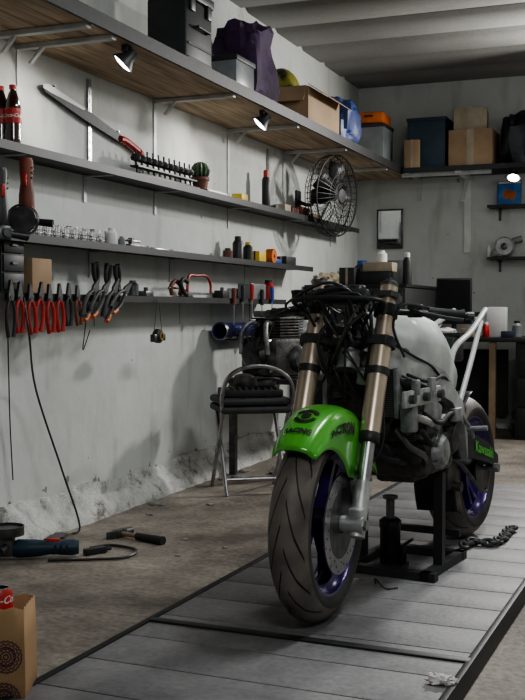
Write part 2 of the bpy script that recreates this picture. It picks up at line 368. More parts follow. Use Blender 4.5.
t=thing('helmet','shiny yellow and black helmet sitting in the open carton on the plank shelf','helmet',(.20,bx-.08,ZT+.012),rz=rad(15))
MB().sph((0,0,.22),(.14,.17,.20),28).build('shell','olive',t)
MB().sph((.035,-.03,.22),(.12,.155,.09),24).build('visor','blackgloss',t)
MB().lathe([(.10,.0),(.12,.01),(.12,.06),(.10,.07)],24).build('neck_roll','black',t)
tag(MB().blob((0,0,.18),(.12,.20,.18),.3,2,8,flat=0).build('plastic_bag','bluebag'),'crumpled blue plastic bag between the open carton and the corner','bag',(.36,yw(347,.36)-.2,ZT))
def onB(px,dy=.25): return (P(px,150,'y',BK-dy).x,BK-dy,ZT)
carton('storage_box','grey lidded plastic box under the orange case in the corner','box',(.28,8.70,ZT),(.26,.3,.36),'greybox',lid='dark',tape=None)
t=thing('tool_case','orange plastic case on top of the grey lidded box','case',(.28,8.70,ZT+.365))
MB().box((0,0,.05),(.24,.28,.095),bev=.02).build('body','orange',t); MB().tube([(.03,-.14,.06),(.03,-.17,.06),(-.03,-.17,.06),(-.03,-.14,.06)],.007,8,k=1).build('handle','black',t)
carton('cardboard_box','small cardboard box beside the dark bin on the high back shelf','box',(.60,BK-.39,ZT),(.13,.14,.24),'cardboard')
l=onB(421); carton('storage_bin','dark blue plastic bin in the middle of the high back shelf','box',(l[0]+.085,BK-.26,ZT),(.32,.34,.42),'teal',lid='navy',tape=None)
l=onB(468); carton('cardboard_box','brown taped cardboard box, lower one beside the dark bin','box',(l[0]+.055,BK-.27,ZT),(.36,.36,.30),'cardboard')
carton('cardboard_box','small brown carton on top of the taped cardboard box','box',(l[0]+.03,BK-.27,ZT+.302),(.27,.3,.18),'beige',rz=rad(7))
l=onB(510); tag(MB().blob((0,0,.22),(.16,.2,.22),.35,2,5,flat=0).build('plastic_bag','blackbag'),'black plastic bag at the right end of the high back shelf','bag',(l[0]+.09,BK-.25,ZT))

def lamp(loc,tgt,label):
    t=thing('clip_lamp',label,'lamp',loc); q=(V(tgt)-V(loc)).to_track_quat('Z','Y').to_matrix().to_4x4()
    MB().lathe([(.018,-.05),(.026,-.045),(.03,-.01),(.058,.03),(.055,.03),(.026,-.005),(.012,-.03)],24,q).build('shade','black',t)
    MB().lathe([(1e-5,.0),(.022,.004),(.042,.018),(.046,.027),(.03,.032),(1e-5,.033)],20,q).build('bulb','glow',t)
    MB().tube([(0,0,.05),(.0,.005,.025),(0,0,-.0)],.006,8).box((0,0,.045),(.03,.05,.03),bev=.004).build('clamp','black',t)
    ld=bpy.data.lights.new('clip_lamp_light','SPOT'); ld.energy=9; ld.spot_size=rad(120); ld.spot_blend=.8; ld.shadow_soft_size=.03; ld.color=(1,.96,.9)
    lo=bpy.data.objects.new('clip_lamp_light',ld); C.objects.link(lo); dirv=(V(tgt)-V(loc)).normalized(); lo.location=V(loc)+dirv*.06; lo.rotation_euler=dirv.to_track_quat('-Z','Y').to_euler()
for px,lb in ((128,'black clip lamp under the plank shelf, nearest the black crate'),(263,'black clip lamp under the plank shelf, near the open carton')):
    y=yw(px,.45); lamp((.45,y,zt-.065),(.15,y-.15,z2+.1),lb)
lx=P(514,160,'y',BK-.42).x; lamp((lx,BK-.42,zt-.065),(lx-.05,BK-1.0,1.2),'black clip lamp under the high back shelf at the right')

def cola(px,x,label):
    t=thing('drink_bottle',label,'bottle',(x,yw(px,x),Z2))
    MB().lathe([(.024,0),(.031,.006),(.033,.03),(.030,.075),(.033,.11),(.0335,.15),(.030,.175),(.017,.215),(.013,.225),(.013,.232)],28).build('body','cola',t)
    MB().lathe([(.0342,.088),(.0346,.09),(.0346,.148),(.0342,.15)],28,cap=False).build('wrapper','red',t)
    MB().lathe([(.0155,.230),(.0155,.246),(.014,.248)],20).build('cap','red',t)
    th0=math.atan2(0-yw(px,x),CX-x)
    text('Coca-Cola',.021,lambda v:V((.0352*math.cos(th0-.1+v.x/.0346),.0352*math.sin(th0-.1+v.x/.0346),.119+v.y)),'lettering','white',t,shear=.35,bold=.0004)
cola(3,.08,'dark drink bottle with red wrapper at the left edge of the frame, nearer one')
cola(15,.14,'dark drink bottle with red wrapper, further from the left edge of the frame')
a=P(42,86,'x',.03); b=P(122,140,'x',.03); c=P(140,152,'x',.03)
t=thing('machete','long dark machete with glare painted white towards the tip and red handle hanging on the left wall','blade',tuple(a)); 
d=(b-a); n_=V((0,-d.z,d.y)).normalized(); yv=d.normalized()
def on(u,v,x=0): return V((x,yv.y*u+n_.y*v,yv.z*u+n_.z*v))
Lb=d.length; pts=[(0,.006),(.05,.028),(Lb*.5,.032),(Lb,.020),(Lb,-.018),(Lb*.5,-.024),(.03,-.016)]
MB().loft([[on(u,v,-.002) for u,v in pts],[on(u,v,.002) for u,v in pts]]).build('blade','dark',t)
q_=[(0,.008),(.05,.028),(Lb*.5,.032),(Lb*.48,.018),(.06,-.004),(.01,-.006)]
MB().loft([[on(u,v,.0022) for u,v in q_],[on(u,v,.0032) for u,v in q_]]).build('painted_glare','white',t)  # white sheet on the dark blade, glare painted in as colour
Lh=(c-a).length
MB().tube([on(Lb-.02,0),on(Lb+.04,.008),on(Lh,-.002),on(Lh+.02,-.018)],.018,10).build('handle','red',t)
for u,v in ((.09,.034),(Lb-.05,.028)): MB().cyl(on(u,v,-.03),on(u,v,.01),.004).build('nail','steel',t)
t=thing('bit_rack','black rack of upright knobbed bits on the black shelf left of the cactus','rack',(.1,yw(166,.1),Z2)); LB=.72
MB().box((0,0,.012),(.08,LB,.024),bev=.003).box((0,0,.06),(.05,LB*.98,.008)).build('base','black',t)
for i in range(11):
    y=-LB/2+.04+i*(LB-.08)/10
    MB().cyl((0,y,.02),(-.0,y-.015,.085),.006,n=8).lathe([(.006,0),(.024,.006),(.028,.02),(.018,.035),(.006,.037)],12,T((0,y-.017,.085))).cyl((0,y-.018,.115),(0,y-.02,.15),.005,n=6).build('bit',['dark','darkmetal','dark'][i%3],t)
t=thing('potted_cactus','small round cactus in a dark brown pot on the black shelf','plant',(.11,yw(197,.11)+.05,Z2))
MB().lathe([(.036,0),(.049,.07),(.054,.072),(.054,.09),(.046,.09),(.044,.075),(1e-5,.075)],24).build('pot','pot',t)
mb=MB(); R=[]
for i in range(15):
    ph=PI*i/14; R.append([((.050+.006*math.cos(12*th))*math.sin(ph)*math.cos(th),(.050+.006*math.cos(12*th))*math.sin(ph)*math.sin(th),.125-.055*math.cos(ph)) for th in [2*PI*j/72 for j in range(72)]])
mb.loft(R,False).build('cactus_body','plant',t)
mb=MB()
for k in range(12):
    for i in range(3,13,2):
        ph=PI*i/14; th=2*PI*k/12; d_=V((math.sin(ph)*math.cos(th),math.sin(ph)*math.sin(th),-math.cos(ph))); p=V((0,0,.125))+d_*.053; mb.cyl(p,p+d_*.014,.0012,.0003,n=4)
mb.build('spines','beige',t)
carton('small_box','small yellow box on the black shelf under the plank shelf','box',(.12,yw(240,.12),Z2),(.07,.10,.05),'yellow',tape=None)
t=thing('spray_can','slim black spray can with red cap standing left of the fan','can',(.1,yw(266,.1),Z2))
MB().lathe([(.026,0),(.028,.005),(.028,.20),(.022,.215),(.014,.218)],20).build('body','black',t); MB().lathe([(.018,.215),(.018,.26),(.01,.265)],16).build('cap','red',t)
for px,cx,d,m,lb in ((274,.1,(.08,.14,.035),'dark','flat black box right of the slim spray can'),(282,.1,(.09,.12,.06),'beige','small beige box on the black shelf before the fan'),(290,.1,(.09,.14,.05),'pot','small reddish brown box on the black shelf before the fan'),(300,.11,(.09,.16,.07),'rust','small rusty orange box on the black shelf under the fan'),(312,.1,(.09,.2,.045),'wood','small wooden box on the black shelf past the fan')):
    carton('small_box',lb,'box',(cx,yw(px,cx),Z2),d,m,tape=None)
t=thing('white_strip','white plastic strip lying on the black shelf beside the cactus','strip',(.17,yw(216,.17),Z2)); MB().box((0,0,.008),(.03,.26,.014),bev=.003).build('body','white',t); MB().box((0,-.135,.008),(.02,.02,.01)).build('end_cap','dark',t)  # plain white strip, not a lamp and gives no light
fc=P(331,196,'x',.30); t=thing('wall_fan','black cage fan hanging above the black shelf near the corner','fan',tuple(fc))
Q=V((.985,-.22,-.05)).normalized().to_track_quat('Z','Y').to_matrix().to_4x4(); RF=.295
mb=MB()
for z,r in ((.055,RF),(.0,RF),(-.05,RF*.96),(.085,.16),(.09,.09),(-.08,.2)):
    mb.tube([Q@V((r*math.cos(2*PI*i/32),r*math.sin(2*PI*i/32),z)) for i in range(32)],.006 if r==RF else .003,6,True,1)
for i in range(40):
    th=2*PI*i/40; c_,s_=math.cos(th),math.sin(th)
    mb.tube([Q@V((r*c_,r*s_,z)) for r,z in ((.05,.092),(.16,.087),(.25,.07),(RF,.05),(RF,-.0),(.27,-.05),(.19,-.082),(.08,-.09))],.0022,4,k=1)
mb.build('cage','black',t)
MB().lathe([(1e-5,.10),(.05,.096),(.055,.088),(.05,.08)],20,Q).build('badge','dark',t)
MB().lathe([(1e-5,.04),(.035,.035),(.04,-.01),(.06,-.05),(.055,-.15),(1e-5,-.16)],20,Q).build('motor','black',t)
for k in range(5):
    R=[]
    for r,w in ((.035,.03),(.12,.09),(.2,.12),(.25,.10)):
        th=2*PI*k/5+r*.8; R.append([Q@(Matrix.Rotation(th,4,'Z')@V((r,v*w,.02-v*w*.5*1.2))) for v in(-.5,0,.5)])
    MB().loft(R,False,False).build('blade','black',t,solid=.003)
MB().tube([Q@V((0,0,-.13)),V((-.2,.1,-.05)),V((-.295,.1,-.02))],.014,8).box((-.293,.1,-.02),(.012,.1,.16)).build('wall_arm','black',t)
def grinder(loc,label,m,rot,disc=True,nm='angle_grinder'):
    t=thing(nm,label,'power tool',loc,rot=rot)
    MB().lathe([(1e-5,-.13),(.024,-.13),(.029,-.11),(.024,-.03),(.031,.02),(.033,.08),(.028,.10)],20).build('body',m,t)
    MB().box((0,.012,.125),(.055,.075,.06),bev=.012).cyl((0,.03,.125),(0,.065,.125),.017).build('gear_head','darkmetal',t)
    if disc:
        MB().lathe([(1e-5,.070),(.055,.070),(.055,.074),(1e-5,.075)],28,T((0,0,.125))@RY).build('disc','darkmetal',t)
        MB().lathe([(.062,.05),(.064,.05),(.064,.082),(.060,.082),(.060,.052)],28,T((0,0,.125))@RY,cap=False).build('guard','darkmetal',t)
    MB().cyl((.02,.01,.125),(.11,.01,.135),.013,.016,n=12).build('side_handle','black',t)
    MB().box((0,.026,-.04),(.016,.014,.05),bev=.003).build('switch','red',t)
    for z in(-.09,-.07,-.05): MB().box((.024,0,z),(.008,.03,.006)).build('vent_slot','black',t)
    return t
grinder((.238,yw(26,.23),z2-.17),'rusty red and black power tool hanging head down under the drink bottles','rust',(PI,0,rad(20)),nm='hanging_grinder')
grinder((.237,yw(1,.235),z2-.23),'black power tool hanging at the left edge of the frame','black',(PI,0,rad(60)),False,nm='hanging_grinder')
GS='chrome sockets on the black wall shelf'; i=0; protos=[]
for px in range(21,105,3):
    h=(.045,.060,.050)[i%3]; x=(.175,.13,.095)[i%3]; loc=(x,yw(px,x),Z3)
    if i<3:
        r=.014+.002*(i%3); s_=thing('socket','chrome socket in the crowded row on the black wall shelf','socket',loc,group=GS)
        MB().lathe([(r,0),(r*1.02,.002),(r,h*.5),(r*1.15,h*.55),(r*1.15,h),(r*.75,h),(r*.75,h*.6),(1e-5,h*.6)],16).build('barrel','chrome',s_)
        MB().lathe([(r*1.04,h*.2),(r*1.07,h*.22),(r*1.07,h*.3),(r*1.04,h*.32)],16,cap=False).build('knurled_band','steel',s_); protos.append(s_)
    else: dup(protos[i%3],loc)
    i+=1
t=thing('socket_tray','long steel tray of studs behind the chrome sockets','tray',(.04,yw(58,.04),Z3)); MB().box((0,0,.01),(.05,1.0,.02),bev=.003).build('body','steel',t)
for k in range(14): MB().lathe([(.013,0),(.013,.06),(.009,.06),(.009,.03),(1e-5,.03)],10,T((0,-.46+k*.07,.018))).build('socket_stud',('chrome','steel','darkmetal')[k%3],t)
def cup(nm,lb,cat,loc,r,h,m,cap=None):
    t=thing(nm,lb,cat,loc); MB().lathe([(r*.9,0),(r,.004),(r,h*.72),(r*.6,h*.86),(r*.55,h*.88)],20).build('body',m,t)
    MB().lathe([(r*.6,h*.86),(r*.6,h),(r*.45,h*1.01)],16).build('cap',cap or m,t)
    return t
cup('glue_bottle','small white bottle at the end of the socket row','bottle',(.12,yw(112,.12),Z3),.028,.085,'white')
cup('glue_bottle','tiny translucent bottle right of the white bottle','bottle',(.12,yw(122,.12),Z3),.018,.05,'greybox')
t=thing('bench_clamp','small dark metal clamp lying past the socket row','clamp',(.12,yw(138,.12),Z3)); MB().box((0,0,.01),(.03,.2,.018),bev=.003).box((0,-.07,.03),(.02,.02,.04)).build('frame','darkmetal',t); MB().cyl((0,-.11,.035),(0,.02,.035),.006).cyl((-.03,-.11,.035),(.03,-.11,.035),.004).build('screw','steel',t)
t=thing('wrench','short steel wrench lying past the dark clamp','wrench',(.14,yw(162,.14),Z3)); MB().box((0,0,.006),(.018,.2,.008),bev=.002).lathe([(.010,0),(.02,.0),(.02,.012),(.010,.012)],16,T((0,.1,.0)),closed=True).lathe([(.009,0),(.017,.0),(.017,.012),(.009,.012)],16,T((0,-.1,.0)),closed=True).build('body','steel',t)
cup('oil_bottle','black bottle standing at the far end of the socket shelf','bottle',(.1,yw(238,.1),Z3),.035,.15,'black')
cup('oil_bottle','black bottle with yellow cap near the orange strap roll','bottle',(.12,yw(248,.12),Z3),.03,.12,'dark','yellow')
carton('small_box','yellow striped little box between black bottles and orange strap roll','box',(.12,yw(258,.12),Z3),(.07,.12,.07),'yellow',tape='dark')
t=thing('strap_roll','orange and red rolled strap at the end of the socket shelf','strap',(.12,yw(271,.12),Z3)); MB().lathe([(.012,0),(.05,0),(.05,.05),(.012,.05)],24,T((-.025,0,.05))@RX,closed=True).build('roll','orange',t); MB().box((.0,.1,.02),(.045,.1,.03),bev=.004).build('buckle','blue',t)
carton('small_box','small dark box past the orange strap roll','box',(.12,yw(286,.12),Z3),(.08,.2,.06),'dark',tape='beige')
cup('jar','small brown jar on the socket shelf before the black bottles','jar',(.08,yw(228,.08),Z3),.03,.07,'pot','dark')
# ---------- shelf 4
carton('cardboard_box','small brown cardboard box above the hanging red pliers','box',(.10,yw(31,.10),Z4),(.12,.15,.15),'cardboard')
t=thing('drawer_cabinet','small dark drawer cabinet on the lowest shelf at the left edge','cabinet',(.10,yw(-1,.10),Z4)); MB().box((0,0,.12),(.14,.16,.24),bev=.004).build('body','dark',t)
for k in range(3):
    dr=MB().box((.073,0,.045+k*.075),(.008,.14,.066),bev=.002).build('drawer','crate',t); MB().box((.080,0,.045+k*.075),(.008,.04,.010)).build('handle','darkmetal',dr)
def pliers(loc,lb,m,rot=(0,0,0),grp=None,r=(.0055,.008),L=1,nm='pliers'):
    t=thing(nm,lb,'pliers',loc,rot=rot,group=grp)
    MB().prism([(-.012*L,-.012),(-.018*L,.008),(-.013*L,.03),(-.005*L,.062*L),(0,.064*L),(.005*L,.062*L),(.013*L,.03),(.018*L,.008),(.012*L,-.012)],.011,Matrix.Rotation(PI/2,4,'Z')@Matrix.Rotation(PI/2,4,'X')).cyl((-.008,0,.0),(.008,0,0),.008,n=12).build('jaws','darkmetal',t)
    for s in(-1,1): MB().tube([(0,s*.006,-.008),(0,s*.022*L,-.04*L),(0,s*.026*L,-.09*L),(0,s*.016*L,-.145*L)],r,8).build('handle',m,t)
    return t
p0=None; GP='red handled pliers hanging in a row from the lowest shelf'
for k,px in enumerate((20,31,41,50,60)):
    loc=(.2195,yw(px,.22),z4+(.0,-.006,.004,-.004,.0)[k])
    if p0 is None: p0=pliers(loc,'red handled pliers hanging in the row off the lowest shelf edge','redgrip',grp=GP,r=(.0065,.010))
    else: dup(p0,loc,rot=(rad((-4,7,-6,5,3)[k]),0,0))
pliers((.2195,yw(11,.22),z4),'black handled snips hanging left of the red pliers row','black',L=1.1)
pliers((.2195,yw(69,.22),z4+.01),'black handled pliers hanging at the right end of the red pliers row','black',L=.9,r=(.006,.009))
pliers((.2195,yw(78,.22),z4+.004),'orange handled slim pliers hanging last in the row','rust',rot=(rad(6),0,0),L=.85)
G2='dark grip pliers leaning on the lowest shelf'; p2=None
for k,px in enumerate((94,104,114,125)):
    loc=(.222,yw(px,.22),z4+.04); an=(rad(-38),0,0)
    if p2 is None:
        p2=pliers(loc,'pliers with black grips and orange tips leaning over the lowest shelf edge','dark',an,G2,r=(.008,.012),L=1.1)
        for s in(-1,1): MB().tube([(0,s*.0255*1.1,-.120),(0,s*.022*1.1,-.140),(0,s*.016*1.1,-.161)],.0125,8).build('grip_tip','orange' if s>0 else 'black',p2)
    else: dup(p2,loc,rot=(rad((-24,-48,-34,-56)[k]),0,0))
for k,(px,x,lb) in enumerate(((97,.12,'dark snips standing up behind the orange tipped pliers, left one'),(107,.10,'dark snips standing up behind the orange tipped pliers, middle one'),(119,.12,'dark snips standing up behind the orange tipped pliers, right one'))):
    pliers((x,yw(px,x),Z4+.052),lb,'black',rot=(PI+rad((8,-10,14)[k]),0,0),L=.7,r=(.007,.013),nm='snips')
cup('oil_can','dark squat can right of the orange tipped pliers','can',(.09,yw(133,.09),Z4),.03,.08,'darkmetal')
t=thing('hacksaw','small bow hacksaw with red handle standing on the lowest shelf','saw',(.14,yw(199,.14),Z4))
MB().tube([(0,.16,.02),(0,.16,.08),(0,.10,.125),(0,-.04,.125),(0,-.13,.12),(0,-.15,.06),(0,-.15,.02)],.008,8).build('frame','redgrip',t)
MB().box((0,0,.022),(.003,.31,.014)).build('blade','steel',t)
MB().tube([(0,-.15,.012),(0,-.20,.03),(0,-.235,.075),(0,-.20,.10),(0,-.15,.085)],.012,8).build('handle','dark',t)
t=thing('pipe_clamp','rusty curved pipe clamp beside the small hacksaw','clamp',(.11,yw(176,.11),Z4)); MB().tube([(0,-.05,.012),(0,-.06,.06),(0,0,.09),(0,.06,.06),(0,.05,.012)],.012,8).build('jaw','rust',t); MB().cyl((0,-.09,.05),(0,.03,.05),.006).build('screw','darkmetal',t)
for k,(px,w_,h_,m,lb) in enumerate(((146,.05,.03,'darkmetal','small dark metal block between squat can and pipe clamp'),(222,.06,.05,'dark','small dark block right of the hacksaw'),(186,.05,.028,'steel','small steel block behind the hacksaw handle'))):
    t=thing('metal_block',lb,'metal part',(.05,yw(px,.05),Z4)); MB().box((0,0,h_/2),(w_,w_*1.8,h_),bev=.004).build('body',m,t); MB().cyl((0,0,h_),(0,0,h_+.02),.012,n=8).build('knob','darkmetal',t)
c=P(158,336,'x',.222); t=thing('tape_measure','small black and brass round tool hanging on a wire below the lowest shelf','tool',tuple(c))
MB().lathe([(1e-5,-.018),(.030,-.018),(.036,-.012),(.036,.012),(.030,.018),(1e-5,.018)],24,RX).build('case','dark',t)
MB().lathe([(.012,.018),(.022,.018),(.022,.024),(.012,.024)],20,RX,closed=True).build('dial','brass',t)
for s,z in((-1,-.01),(1,-.005)): MB().box((0,s*.045,z),(.028,.034,.04),bev=.005).build('lug','darkmetal',t)
MB().tube([(0,-.045,.01),(.0,-.015,z4-c.z-.03),(-.006,.0,z4-c.z+.008)],.0015,5).tube([(0,.045,.01),(.0,.015,z4-c.z-.03),(-.006,.0,z4-c.z+.008)],.0015,5).build('wire','black',t)
G3='screwdrivers hanging near the far end of the lowest shelf'
for k,(px,m) in enumerate(((234,'rust'),(243,'dark'),(252,'red'),(262,'dark'),(272,'blue'))):
    t=thing('screwdriver',['rusty red screwdriver, leftmost hanging by the far shelf end','dark grey screwdriver hanging left of the bright red one','bright red screwdriver in the middle of the hanging screwdrivers','dark grey screwdriver hanging right of the bright red one','blue screwdriver, last one hanging by the far shelf end'][k],'screwdriver',(.220,yw(px,.22),z4+(-.02,0,.01,-.02,0)[k]),group=G3)
    MB().lathe([(1e-5,.10),(.012,.10),(.015,.08),(.011,.02),(.012,.0)],14).build('handle',m,t); MB().cyl((0,0,-.12),(0,0,.01),.0035,n=8).build('shaft','steel',t)
carton('small_box','small grey box at the far end of the lowest shelf','box',(.1,yw(252,.1),Z4),(.1,.25,.1),'greybox',tape=None)
cup('oil_can','small red can right of the small grey box','can',(.12,yw(271,.12)-.05,Z4),.04,.13,'red','black')
a=P(28,325,'x',.215); g=P(74,533,'z',.012); mid=P(36,390,'x',.1); m2=P(62,470,'x',.12)
tag(MB().tube([V((.2165,a.y-.03,z4-.002)),V((.235,a.y-.02,a.z-.05)),mid,m2,g+V((0,.05,.02)),g+V((-.02,-.03,0)),P(64,543,'z',.012)],.0045,6).build('power_cord','black'),'black power cord hanging from the lowest shelf down to the floor','cord')
tag(MB().tube([V((.2165,yw(8,.22),z4-.002)),P(8,340,'x',.1),P(10,420,'x',.04),P(13,480,'x',.04)],.003,5).build('thin_wire','dark'),'thin wire hanging down the wall at the left edge','wire')
tag(MB().tube([V((.2165,yw(88,.2165),z4-.002)),P(85,330,'x',.18),P(83,350,'x',.15),P(90,330,'x',.18)],.0025,5).build('thin_wire','dark'),'short thin wire dangling below the orange tipped pliers','wire')

# ---------------- floor items (left)
g=P(42,558,'z',0); t=grinder((g.x,g.y,.042),'dark blue angle grinder lying on the concrete floor','grinderblue',(PI/2,0,rad(-62))); t.scale=(1.15,1.15,1.15)
g=P(90,556,'z',0); tag(MB().tube([g+V((-.10,-.16,.008)),g+V((.02,-.10,.008)),g+V((.16,.0,.008)),g+V((.14,.14,.008)),g+V((-.0,.18,.008)),g+V((-.06,.10,.008))],.006,6).build('power_cord','black'),'black cord looping on the floor by the angle grinder','cord')
t=thing('plug','black cord connector lying between the grinder and the hammer','plug',(g.x-.0,g.y+.04,.014),rz=rad(60)); MB().box((0,0,0),(.10,.035,.026),bev=.006).build('body','black',t); MB().cyl((.05,0,0),(.075,0,0),.009,n=8).build('strain_relief','rubber',t)
g=P(60,533,'z',0); tag(MB().lathe([(.02,0),(.075,0),(.078,.006),(.03,.014),(.02,.014)],28,closed=True).build('grinding_disc','darkmetal'),'loose round grinding disc on the floor behind the grinder','disc',(g.x+.0,g.y-.08,.0))
g=P(120,537,'z',0); h=P(163,545,'z',0); an=math.atan2(h.y-g.y,h.x-g.x); LH=(h-g).length
t=thing('hammer','black handled hammer lying on the concrete floor','hammer',(g.x,g.y,.018),rz=an)
MB().box((0,0,0),(.034,.06,.034),bev=.003).cyl((0,.02,0),(0,.07,0),.019,n=14).prism([(-.014,-.02),(.014,-.02),(.004,-.08),(-.004,-.08)],.03).build('head','darkmetal',t)
MB().cyl((0,0,0),(LH*.5,0,0),.010,n=10).build('shaft','wood',t); MB().cyl((LH*.4,0,0),(LH,0,0),.016,.02,n=12).build('grip','rubber',t)
RL=['broken concrete chunk at the wall foot, left beside the stool','large broken concrete chunk at the wall foot behind the stool','small concrete crumb at the wall foot before the stool','tiny concrete crumb at the wall foot, furthest from the stool','small flat concrete crumb just left of the stool leg','tiny concrete crumb between hammer and wall','tiny concrete crumb by the platform edge','tiny concrete crumb in the open floor before the stool','flat concrete flake at the wall foot above the hammer','tiny concrete crumb right of the hammer grip']
for k,(px,py,s) in enumerate(((240,480,.05),(281,474,.07),(205,470,.03),(192,478,.02),(210,505,.018),(150,515,.018),(225,548,.012),(185,540,.014),(128,503,.035),(178,556,.012))):
    g=P(px,py,'z',0)
    tag(MB().blob((0,0,s*.25),(s,s*.8,s*.3),.5,2.5,k*3+1,16,flat=0).build('rubble_piece','debris'),RL[k],'rubble',(max(g.x,.14+s),g.y,0))
g=P(-8,712,'z',0); w,dp,hh=.25,.13,.28
Rz=Matrix.Rotation(A,3,'Z'); off=Rz@V((-.026,0,0))
t=thing('paper_bag','brown kraft paper bag with dark purple lace print in the bottom left corner','bag',(g.x+off.x,g.y+off.y,0),rz=A)
def rr(w,dp,z,zz=0):
    out=[]
    for i in range(40):
        u=i/40*4; s_=int(u); f=u-s_
        p=[(-w/2+w*f,-dp/2),(w/2,-dp/2+dp*f),(w/2-w*f,dp/2),(-w/2,dp/2-dp*f)][s_]
        out.append((p[0],p[1],z+(zz if i%2 else 0)))
    return out
MB().loft([rr(w,dp,.0),rr(w*1.01,dp*1.02,.1),rr(w,dp*1.05,.2),rr(w*.98,dp*1.0,hh,.007)],False).raw(rr(w,dp,.001),[list(range(40))]).build('body','kraft',t,solid=.0015)
def arcs(mb,cx,cz,r,th=.0013,sc=0,lobes=8):
    n=96; R=[]
    for rr_ in (r-th,r+th):
        R.append([(cx+(rr_+sc*abs(math.sin(lobes*PI*i/n)))*math.cos(2*PI*i/n),-dp/2-.006,cz+(rr_+sc*abs(math.sin(lobes*PI*i/n)))*math.sin(2*PI*i/n)) for i in range(n)])
    vs=R[0]+R[1]; mb.raw(vs,[[i,(i+1)%n,n+(i+1)%n,n+i] for i in range(n)])
for cx,cz in ((w/2-.045,.165),(w/2-.05,.06)):
    mb=MB()
    for r,s_,lb_ in ((.006,0,8),(.011,.003,10),(.018,.003,12),(.024,0,8),(.028,.005,16),(.037,.003,24)): arcs(mb,cx,cz,r,sc=s_,lobes=lb_)
    mb.build('lace_print','printink',t)
co=Rz@V((.022,0,0))
t2=thing('drink_can','red drink can standing in the top of the paper bag','can',(g.x+co.x,g.y+co.y,.200))
MB().lathe([(.024,0),(.033,.008),(.033,.105),(.026,.118)],28).build('body','red',t2); MB().lathe([(.026,.118),(.0265,.121),(.024,.121),(.023,.117),(1e-5,.117)],28).build('lid','chrome',t2)
th0=math.atan2(-g.y,CX-g.x)
text('Coca-Cola',.026,lambda v:V((.0335*math.cos(th0+v.x/.033),.0335*math.sin(th0+v.x/.033),.093+v.y)),'lettering','white',t2,shear=.35,bold=.0005)
g=P(3,575,'z',0); tag(MB().tube([g+V((-.25,-.05,.007)),g+V((-.1,-.12,.007)),g+V((.06,-.2,.007)),g+V((.08,-.45,.007)),g+V((-.1,-.6,.007))],.006,6).build('power_cord','black'),'black cord on the floor behind the paper bag','cord')

# ---------------- platform
fl=P(150,620,'z',PZ); fr_=P(470,662,'z',PZ); pa=math.atan2(fr_.y-fl.y,fr_.x-fl.x); W=(fr_-fl).length
t=thing('work_platform','low grey painted plank platform with steel edging under the motorcycle','platform',(fl.x,fl.y,0),rz=pa)
mb=MB(); y=-1.5; bw=.225
while y<3.0:
    mb.box((W/2,y+bw/2,.03+PZ/2-.015),(W-.01,bw-.006,PZ-.03),bev=.002); y+=bw
mb.build('deck','deck',t)
MB().box((W/2,.75,.014),(W-.03,4.4,.026)).build('underframe','black',t)
for x0 in (0,W): MB().box((x0,.75,PZ/2+.003),(.020,4.5,PZ+.006),bev=.002).build('edge_strip','shelfblack',t)
MB().box((W/2,0,PZ+.003),(W,.034,.007),bev=.001).build('cross_strip','shelfblack',t)
g=P(441,684,'z',PZ)
tag(MB().blob((0,0,.010),(.035,.018,.012),.7,3,4,24,flat=0).build('crumpled_tissue','paper'),'crumpled white tissue lying on the near right edge of the platform','tissue',(g.x,g.y,PZ+.001))

# ---------------- motorcycle
B=P(320,620,'z',PZ); bike=thing('motorcycle','stripped sport motorcycle with green front fender and purple wheels','motorcycle',tuple(B),rot=(0,-rad(1.8),-rad(7.45)))
RK=rad(22.5); D=V((0,math.sin(RK),math.cos(RK))); A0=V((0,.06,.3))
ST=T(A0)@Matrix.Rotation(rad(6),4,D)@T(-A0)
def S(): return MB(ST)
def wheel(cy,cz,R,w,TT,tn,rn):
    X=T((0,cy,cz))@RX
    h=w/2
    half=[(R,0),(R-.003,.25),(R-.012,.5),(R-.030,.78),(R-.048,.95),(R-.062,1.0),(R-.078,.93),(R-.088,.78)]
    prof=[(r,-x*h) for r,x in half[::-1]]+[(r,x*h) for r,x in half[1:]]
    MB(TT).lathe(prof,96,X,uv=True,cap=False).build(tn,'tyre',bike)
    ri=R-.087; k=h*.74
    MB(TT).lathe([(ri+.008,-k),(ri+.008,-k-.006),(ri-.006,-k-.004),(ri-.012,-k*.8),(ri-.03,-k*.5),(ri-.03,k*.5),(ri-.012,k*.8),(ri-.006,k+.004),(ri+.008,k+.006),(ri+.008,k),(ri-.002,k*.7),(ri-.018,k*.45),(ri-.018,-k*.45),(ri-.002,-k*.7)],72,X,closed=True).build(rn,'purple',bike)
    for q in range(3):
        th=2*PI*q/3+.5
        for s_ in(-1,1):
            a=(X@(Matrix.Rotation(th+s_*.05,4,'Z')@V((.03,0,0)))); b=(X@(Matrix.Rotation(th+s_*.14,4,'Z')@V((ri-.025,0,0))))
            mb=MB(TT); ax=V((1,0,0)); dr=(b-a).normalized(); pr_=dr.cross(ax)
            mb.loft([[p+pr_*u*ww+ax*v*tt for u,v in ((-1,-1),(1,-1),(1,1),(-1,1))] for p,ww,tt in ((a,.017,.022),(a.lerp(b,.5),.010,.017),(b,.013,.024))])
            mb.build('wheel_spoke','purple',bike)
    MB(TT).lathe([(.018,-h*1.0),(.034,-h*.95),(.04,-.02),(.04,.02),(.034,h*.95),(.018,h*1.0)],28,X).build('hub','darkmetal',bike)
    MB(TT).cyl(X@V((ri-.03,.0,.0)),X@V((ri-.07,0,.012)),.004,n=8).build('valve_stem','black',bike)
wheel(0,.308,.308,.130,ST,'front_tyre','front_rim')
wheel(1.38,.30,.30,.155,Matrix(),'rear_tyre','rear_rim')
QD=V((0,0,1)).rotation_difference(D).to_matrix().to_4x4()
